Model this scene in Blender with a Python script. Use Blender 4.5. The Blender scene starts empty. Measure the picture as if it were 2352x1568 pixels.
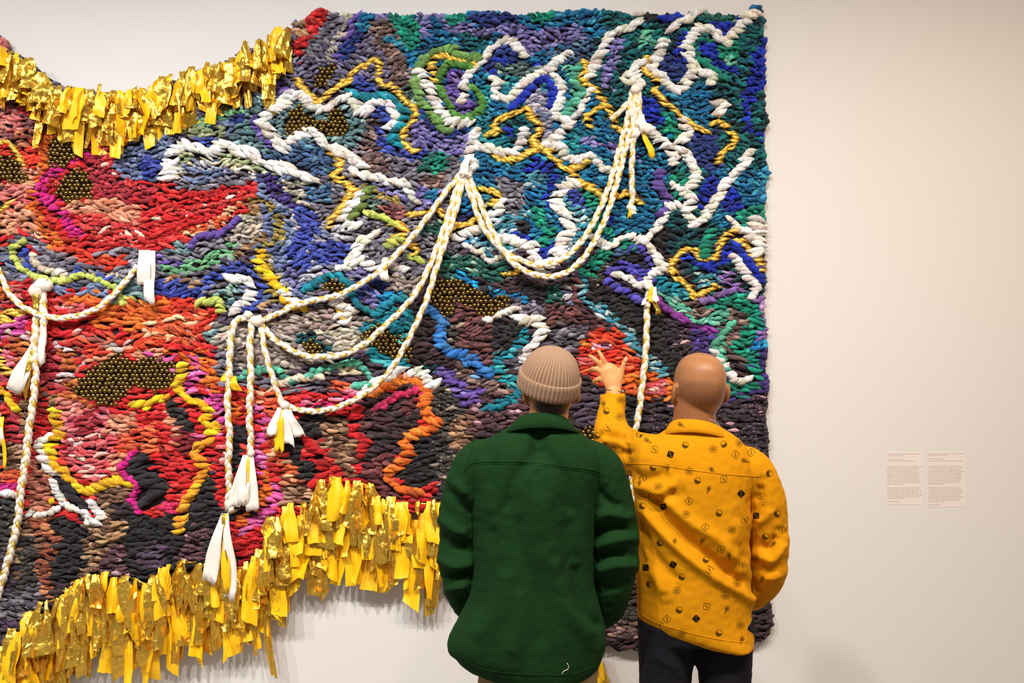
import bpy, bmesh, math, random
import numpy as np
from mathutils import Vector, Matrix, Euler
from mathutils.bvhtree import BVHTree

# ------------------------------------------------------------------ camera, world, lamps, exposure
S = bpy.context.scene
COL = S.collection
F = 35.0 / 36.0 * 2352.0            # focal length in pixels of the 2352 px frame
CAMY, CAMZ = -4.2, 1.75
cam_d = bpy.data.cameras.new('camera'); cam_d.lens = 35; cam_d.sensor_width = 36
cam = bpy.data.objects.new('camera', cam_d); COL.objects.link(cam)
cam.location = (0, CAMY, CAMZ); cam.rotation_euler = (math.pi / 2, 0, 0)
S.camera = cam

w = bpy.data.worlds.new('gallery_air'); S.world = w; w.use_nodes = True
w.node_tree.nodes['Background'].inputs[0].default_value = (1.0, 0.90, 0.82, 1)
w.node_tree.nodes['Background'].inputs[1].default_value = 0.26

def spot(name, loc, aim, power, size, blend=0.6, radius=0.06, col=(1.0, 0.945, 0.885)):
    d = bpy.data.lights.new(name, 'SPOT'); d.energy = power; d.color = col
    d.spot_size = math.radians(size); d.spot_blend = blend; d.shadow_soft_size = radius
    o = bpy.data.objects.new(name, d); COL.objects.link(o); o.location = loc
    o.rotation_euler = (Vector(aim) - Vector(loc)).to_track_quat('-Z', 'Y').to_euler()
# ceiling track lamps, in a row parallel to the wall, behind and above the visitors
NEUTRAL, WARM = (1.0, 0.965, 0.935), (1.0, 0.81, 0.64)
for lx, ax, p, lc in ((-4.0, -3.4, 360, NEUTRAL), (-2.6, -2.2, 360, NEUTRAL), (-1.3, -1.0, 360, NEUTRAL), (0.0, 0.1, 350, NEUTRAL), (1.3, 1.2, 300, WARM), (2.6, 2.5, 290, WARM)):
    spot('track_lamp', (lx, -3.3, 4.7), (ax, 0, 0.55), p * 1.12, 80, 1.0, 0.11, lc)

S.view_settings.view_transform = 'Standard'; S.view_settings.look = 'None'
S.view_settings.exposure = 0.0; S.view_settings.gamma = 1.0
S.view_settings.use_curve_mapping = False

# ------------------------------------------------------------------ helpers
random.seed(11); RNG = np.random.default_rng(7)
def P(px, py, y=-0.03):
    """point of the place that lies at depth y and is seen at frame pixel (px, py)"""
    d = (y - CAMY) / F
    return Vector(((px - 1176.0) * d, y, CAMZ - (py - 784.0) * d))
TY = -0.03
TS = (TY - CAMY) / F                # metres per pixel on the tapestry

def lin(h):
    c = [int(h[i:i + 2], 16) / 255 for i in (0, 2, 4)]
    return tuple(((x + 0.055) / 1.055) ** 2.4 if x > 0.04045 else x / 12.92 for x in c)

def obj(name, me, parent=None, mat=None, **props):
    o = bpy.data.objects.new(name, me); COL.objects.link(o)
    if mat is not None and me is not None and len(me.materials) == 0: me.materials.append(mat)
    if parent is not None: o.parent = parent
    for k, v in props.items(): o[k] = v
    return o

def empty(name, loc=(0, 0, 0), **props):
    o = bpy.data.objects.new(name, None); COL.objects.link(o); o.location = loc
    o.empty_display_size = 0.1
    for k, v in props.items(): o[k] = v
    return o

def child(name, me, parent, mat=None, **props):
    """part whose mesh is written in world coordinates"""
    o = obj(name, me, parent, mat, **props)
    M = Matrix.Identity(4); p = parent
    while p is not None:
        M = p.matrix_parent_inverse @ Matrix.LocRotScale(p.location, p.rotation_euler, p.scale) @ M; p = p.parent
    o.matrix_parent_inverse = M.inverted()
    return o

def mesh(name, v, f, smooth=True):
    me = bpy.data.meshes.new(name)
    me.from_pydata([tuple(x) for x in v], [], [tuple(int(i) for i in x) for x in f])
    if smooth: me.polygons.foreach_set('use_smooth', [True] * len(me.polygons))
    me.update(); return me

def np_mesh(name, V, Q, smooth=True, mats=None):
    """quads only, fast"""
    me = bpy.data.meshes.new(name)
    V = np.ascontiguousarray(V, np.float32).reshape(-1, 3); Q = np.ascontiguousarray(Q, np.int32)
    k = Q.shape[1]
    me.vertices.add(len(V)); me.vertices.foreach_set('co', V.ravel())
    me.loops.add(Q.size); me.loops.foreach_set('vertex_index', Q.ravel())
    me.polygons.add(len(Q)); me.polygons.foreach_set('loop_start', np.arange(0, Q.size, k, dtype=np.int32))
    if smooth: me.polygons.foreach_set('use_smooth', np.ones(len(Q), bool))
    if mats is not None: me.polygons.foreach_set('material_index', np.asarray(mats, np.int32))
    me.update(calc_edges=True); me.validate()
    return me

def set_col(me, name, C):
    a = me.color_attributes.new(name, 'FLOAT_COLOR', 'POINT')
    C = np.asarray(C, np.float32)
    if C.shape[1] == 3: C = np.hstack([C, np.ones((len(C), 1), np.float32)])
    a.data.foreach_set('color', np.ascontiguousarray(C).ravel())

def catmull(pts, step):
    """dense points along a smooth curve through pts, about step apart"""
    p = np.asarray(pts, float)
    if len(p) == 2:
        n = max(2, int(np.linalg.norm(p[1] - p[0]) / step) + 1)
        return p[0] + (p[1] - p[0]) * np.linspace(0, 1, n)[:, None]
    q = np.vstack([2 * p[0] - p[1], p, 2 * p[-1] - p[-2]])
    out = []
    for i in range(1, len(q) - 2):
        a, b, c, d = q[i - 1], q[i], q[i + 1], q[i + 2]
        t = np.linspace(0, 1, 24, endpoint=False)[:, None]
        out.append(0.5 * (2 * b + (c - a) * t + (2 * a - 5 * b + 4 * c - d) * t ** 2 + (3 * b - a - 3 * c + d) * t ** 3))
    out = np.vstack(out + [p[-1:]])
    s = np.r_[0, np.cumsum(np.linalg.norm(np.diff(out, axis=0), axis=1))]
    n = max(2, int(s[-1] / step) + 1); u = np.linspace(0, s[-1], n)
    return np.stack([np.interp(u, s, out[:, k]) for k in range(p.shape[1])], 1)

# ------------------------------------------------------------------ materials
def new_mat(name, col=(0.8, 0.8, 0.8), rough=0.7, metal=0.0, sheen=0.0, spec=0.5):
    m = bpy.data.materials.new(name); m.use_nodes = True
    b = m.node_tree.nodes['Principled BSDF']
    b.inputs['Base Color'].default_value = (*col, 1); b.inputs['Roughness'].default_value = rough
    b.inputs['Metallic'].default_value = metal; b.inputs['Specular IOR Level'].default_value = spec
    b.inputs['Sheen Weight'].default_value = sheen
    return m, m.node_tree, b

def nd(nt, t, **kw):
    n = nt.nodes.new(t)
    for k, v in kw.items(): setattr(n, k, v)
    return n

def noise(nt, scale, detail=2.0, coord='Object', stretch=None):
    tc = nd(nt, 'ShaderNodeTexCoord'); out = tc.outputs[coord]
    if stretch:
        mp = nd(nt, 'ShaderNodeMapping'); mp.inputs['Scale'].default_value = stretch
        nt.links.new(out, mp.inputs[0]); out = mp.outputs[0]
    n = nd(nt, 'ShaderNodeTexNoise'); n.inputs['Scale'].default_value = scale; n.inputs['Detail'].default_value = detail
    nt.links.new(out, n.inputs['Vector'])
    return n

def bump(nt, b, src, strength, dist):
    n = nd(nt, 'ShaderNodeBump'); n.inputs['Strength'].default_value = strength; n.inputs['Distance'].default_value = dist
    nt.links.new(src, n.inputs['Height']); nt.links.new(n.outputs[0], b.inputs['Normal'])

def vary(nt, b, col, amt, scale, detail=3.0, stretch=None, col2=None):
    """mottled base colour"""
    n = noise(nt, scale, detail, stretch=stretch)
    mx = nd(nt, 'ShaderNodeMix', data_type='RGBA')
    mx.inputs[6].default_value = (*[c * (1 - amt) for c in col], 1)
    mx.inputs[7].default_value = (*(col2 or [min(1, c * (1 + amt)) for c in col]), 1)
    nt.links.new(n.outputs['Fac'], mx.inputs[0]); nt.links.new(mx.outputs[2], b.inputs['Base Color'])

# painted plaster
M_WALL, nt, b = new_mat('wall_paint', lin('E0DEDC'), 0.75, spec=0.3)
n = noise(nt, 260, 3); bump(nt, b, n.outputs['Fac'], 0.05, 0.001)
M_FLOOR, nt, b = new_mat('floor_concrete', (0.32, 0.28, 0.24), 0.45)
vary(nt, b, (0.32, 0.28, 0.24), 0.2, 3.0)
# silk and cotton yarn, coloured per strand
M_YARN, nt, b = new_mat('sari_yarn', (0.5, 0.5, 0.5), 0.75, sheen=0.15, spec=0.25)
ca = nd(nt, 'ShaderNodeVertexColor', layer_name='Col'); cb = nd(nt, 'ShaderNodeVertexColor', layer_name='Spk')
n = noise(nt, 130, 2.0, stretch=(1, 1, 1.5))
mr = nd(nt, 'ShaderNodeMapRange'); mr.inputs[1].default_value = 0.60; mr.inputs[2].default_value = 0.66
nt.links.new(n.outputs['Fac'], mr.inputs[0])
mu = nd(nt, 'ShaderNodeMath', operation='MULTIPLY'); nt.links.new(mr.outputs[0], mu.inputs[0]); nt.links.new(cb.outputs['Alpha'], mu.inputs[1])
mx = nd(nt, 'ShaderNodeMix', data_type='RGBA'); nt.links.new(mu.outputs[0], mx.inputs[0])
nt.links.new(ca.outputs['Color'], mx.inputs[6]); nt.links.new(cb.outputs['Color'], mx.inputs[7])
n2 = noise(nt, 60, 3.0); mr2 = nd(nt, 'ShaderNodeMapRange'); mr2.inputs[1].default_value = 0.3; mr2.inputs[2].default_value = 0.7
mr2.inputs[3].default_value = 0.72; mr2.inputs[4].default_value = 1.18; nt.links.new(n2.outputs['Fac'], mr2.inputs[0])
hs = nd(nt, 'ShaderNodeHueSaturation'); nt.links.new(mr2.outputs[0], hs.inputs['Value']); nt.links.new(mx.outputs[2], hs.inputs['Color'])
nt.links.new(hs.outputs[0], b.inputs['Base Color'])
n3 = noise(nt, 140, 3.0, stretch=(0.5, 1, 2.6)); bump(nt, b, n3.outputs['Fac'], 0.8, 0.006)
# gold lame yarn
M_GYARN, nt, b = new_mat('gold_yarn', lin('F6CA5C'), 0.30, 0.75)
n3 = noise(nt, 120, 3.0, stretch=(0.5, 1, 2.6)); bump(nt, b, n3.outputs['Fac'], 0.7, 0.006)
# gold foil fabric and its matt yellow reverse
M_FOIL, nt, b = new_mat('gold_foil_cloth', lin('F0C550'), 0.33, 0.88)
n3 = noise(nt, 17, 2.5); bump(nt, b, n3.outputs['Fac'], 0.75, 0.03)
M_YEL, nt, b = new_mat('yellow_foil_reverse', lin('FFC808'), 0.42, 0.0, spec=0.6)
n3 = noise(nt, 40, 3.0); bump(nt, b, n3.outputs['Fac'], 0.25, 0.01)
M_ROPE, nt, b = new_mat('white_cotton', lin('F3E9D8'), 0.85, sheen=0.2, spec=0.2)
vary(nt, b, lin('F3E9D8'), 0.06, 90); n3 = noise(nt, 220, 3.0); bump(nt, b, n3.outputs['Fac'], 0.5, 0.004)
M_RIB, nt, b = new_mat('white_cotton_strip', lin('F2EAE0'), 0.85, spec=0.2)
n3 = noise(nt, 60, 4.0, stretch=(2, 1, 0.5)); bump(nt, b, n3.outputs['Fac'], 0.5, 0.008)
M_BEAD, nt, b = new_mat('dark_brass', lin('8A7240'), 0.26, 0.95)
M_BACK, nt, b = new_mat('backing_cloth', lin('30282C'), 0.95, spec=0.1)

# ------------------------------------------------------------------ the room
def slab(name, x0, x1, y0, y1, z0, z1, mat):
    bm = bmesh.new(); bmesh.ops.create_cube(bm, size=1.0)
    for v in bm.verts:
        v.co = ((x0 + x1) / 2 + v.co.x * (x1 - x0), (y0 + y1) / 2 + v.co.y * (y1 - y0), (z0 + z1) / 2 + v.co.z * (z1 - z0))
    me = bpy.data.meshes.new(name); bm.to_mesh(me); bm.free()
    return obj(name, me, None, mat, kind='structure')
slab('wall_back', -6.5, 6.0, 0.0, 0.2, 0.0, 5.2, M_WALL)
slab('floor', -6.5, 6.0, -7.0, 0.2, -0.1, 0.0, M_FLOOR)

# ------------------------------------------------------------------ the tapestry: colour plan of the weaving
# code: main colour, second colour, share of second, fleck colour, fleck amount
PAL = {
 'W': ('F6EEE0', 'FBF6EC', .4, 'F6EEE0', 0), 'C': ('E4D4BA', 'EFE4D0', .4, 'C8B494', .3), 'G': None,
 'Y': ('F2B410', 'F8C420', .4, 'F2B410', 0), 'M': ('E8961C', 'EFA428', .4, 'D07818', .3),
 'tl': ('0E8698', '0A6C84', .4, '48B0B8', .3), 'td': ('0C5862', '0E7276', .4, '062C34', .5), 'tb': ('0C6E9C', '0A5684', .4, '3A98B8', .3),
 'tk': ('0A4650', '0C5E64', .4, '041A20', .5), 'ts': ('2A8298', '4A90A8', .4, 'B0C4CC', .6), 'cy': ('0E84C0', '1A94C8', .4, '0A6AA8', .3),
 'bl': ('142CA8', '1A38B8', .4, '0C1C80', .3), 'cb': ('3A4AA4', '4A58AC', .4, '28348C', .3), 'nv': ('1C2C6C', '223A80', .4, '3A4A90', .4),
 'bs': ('3C82CC', '2A70C0', .4, '6AA4DC', .3), 'dn': ('3E5C84', '34507A', .4, '5E84A0', .5), 'sl': ('6E7EA4', '8290B4', .4, '4A5A80', .5),
 'gn': ('0C8C72', '0A7A68', .4, '24A888', .3), 'mi': ('5CB49A', '48A48C', .4, '8CCCB4', .4), 'dg': ('12544C', '1A6458', .4, '88A898', .35),
 'lv': ('7C76B0', '8C86BC', .4, '544C8C', .5), 'lg': ('77738F', '86829E', .4, '4E4A62', .5), 'pu': ('5C4496', '6A52A4', .4, '8A70B8', .4),
 'pm': ('7C2C8C', '8C389A', .4, '5A1C6C', .4), 'pd': ('46347A', '38286A', .4, '5A489A', .3), 'mv': ('8C6CB0', '7C5CA4', .4, 'B090C8', .4),
 'pb': ('4A42AC', '5650B4', .4, '362E90', .3),
 'gr': ('7A7684', '8A8692', .4, '56525E', .5), 'gd': ('4C4852', '5C5862', .4, '8A8690', .5), 'lt': ('AAA8B4', 'C0BCC4', .4, '6C7498', .6),
 'tp': ('9E9088', 'B0A298', .4, '6C5E58', .5), 'cg': ('BEB4A4', 'D2C8B6', .4, '847C78', .5), 'tn': ('B8946C', 'C6A47C', .4, '8A6850', .5),
 'bn': ('6A5450', '5A4644', .4, '9A8078', .6), 'br': ('74523E', '5E4032', .4, 'B49070', .7), 'bt': ('A8825C', '96704C', .4, '5E4032', .5),
 'sl2': ('5C7C82', '4C6C74', .4, '88A8A8', .5), 'sd': ('48605E', '3C5250', .4, '94B4AC', .5), 'ms': ('7EA49C', '98B8AC', .4, '3E5A64', .6),
 'bk': ('242226', '2C2A2C', .4, '18161A', .3), 'bx': ('34302F', '3E3A38', .4, 'B0A48E', .6), 'bp': ('2A242C', '342A36', .4, 'C898A8', .55),
 'pl': ('4A3A48', '56445A', .4, '2E242E', .5), 'pk0': ('3A2A30', '482F34', .4, '241A1E', .4), 'mr': ('6A3438', '5A2A30', .4, '8C5254', .5),
 'mb': ('6C4244', '7A4A4A', .4, '4A2C30', .5), 'ps': ('5A3A42', '4A3038', .4, 'C89AA8', .5),
 'rd': ('C81C22', 'B8161E', .4, 'E04038', .35), 'rr': ('D83820', 'C82C1C', .4, 'E86038', .4), 'rw': ('CC3430', 'C02428', .4, 'F0CCBC', .75),
 'cr': ('B02C3C', '9C2432', .4, 'CC5058', .4), 'cs': ('C84450', 'D05A60', .4, 'F0C0B4', .6), 'dk': ('80202A', '6C1A24', .4, '9C343A', .4),
 'or': ('E06C20', 'E87C2C', .4, 'C8501C', .4), 'oc': ('E4623C', 'EC7A50', .4, 'D04028', .4), 'ox': ('D8582A', 'C84824', .4, 'F0B890', .6),
 'ob': ('B8602C', 'A85024', .4, 'D88040', .4), 'sa': ('E4A080', 'DC9474', .4, 'C47458', .4), 'pk': ('DC8078', 'E4948A', .4, 'C05A5C', .5),
 'pp': ('E07A88', 'D86878', .4, 'B84458', .4), 'mg': ('CC1C80', 'D82C8C', .4, 'A81460', .3), 'ml': ('DC5CA4', 'E47CB8', .4, 'B83488', .5),
 'mc': ('C81C58', 'D82C64', .4, 'F090A8', .5), 'pw': ('D8A0B8', 'C888A4', .4, 'F0E0E0', .6), 'ww': ('D8CCC8', 'C8B4B0', .4, 'A85850', .7),
 'mp': ('9A5C62', '8A5056', .4, '6A3C44', .5), 'bc': ('8C4A34', '7A3E2C', .4, 'C88058', .5), 'sb': ('B46C58', 'C07C64', .4, '8C4838', .5),
 'ol': ('958440', '867638', .4, 'AC9C5C', .4), 'og': ('728440', '667838', .4, '8A9C54', .4), 'lm': ('BCC85C', 'C8D46C', .4, 'A0B04C', .3),
 'sg': ('98A67C', '8A9870', .4, 'B8C098', .4), 'gg': ('7AA45C', '6A9850', .4, '94B878', .4), 'gf': ('548C3C', '487E34', .4, '6CA050', .4),
 'gm': ('6CA87C', '5C986C', .4, '90C09C', .4),
}
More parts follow.
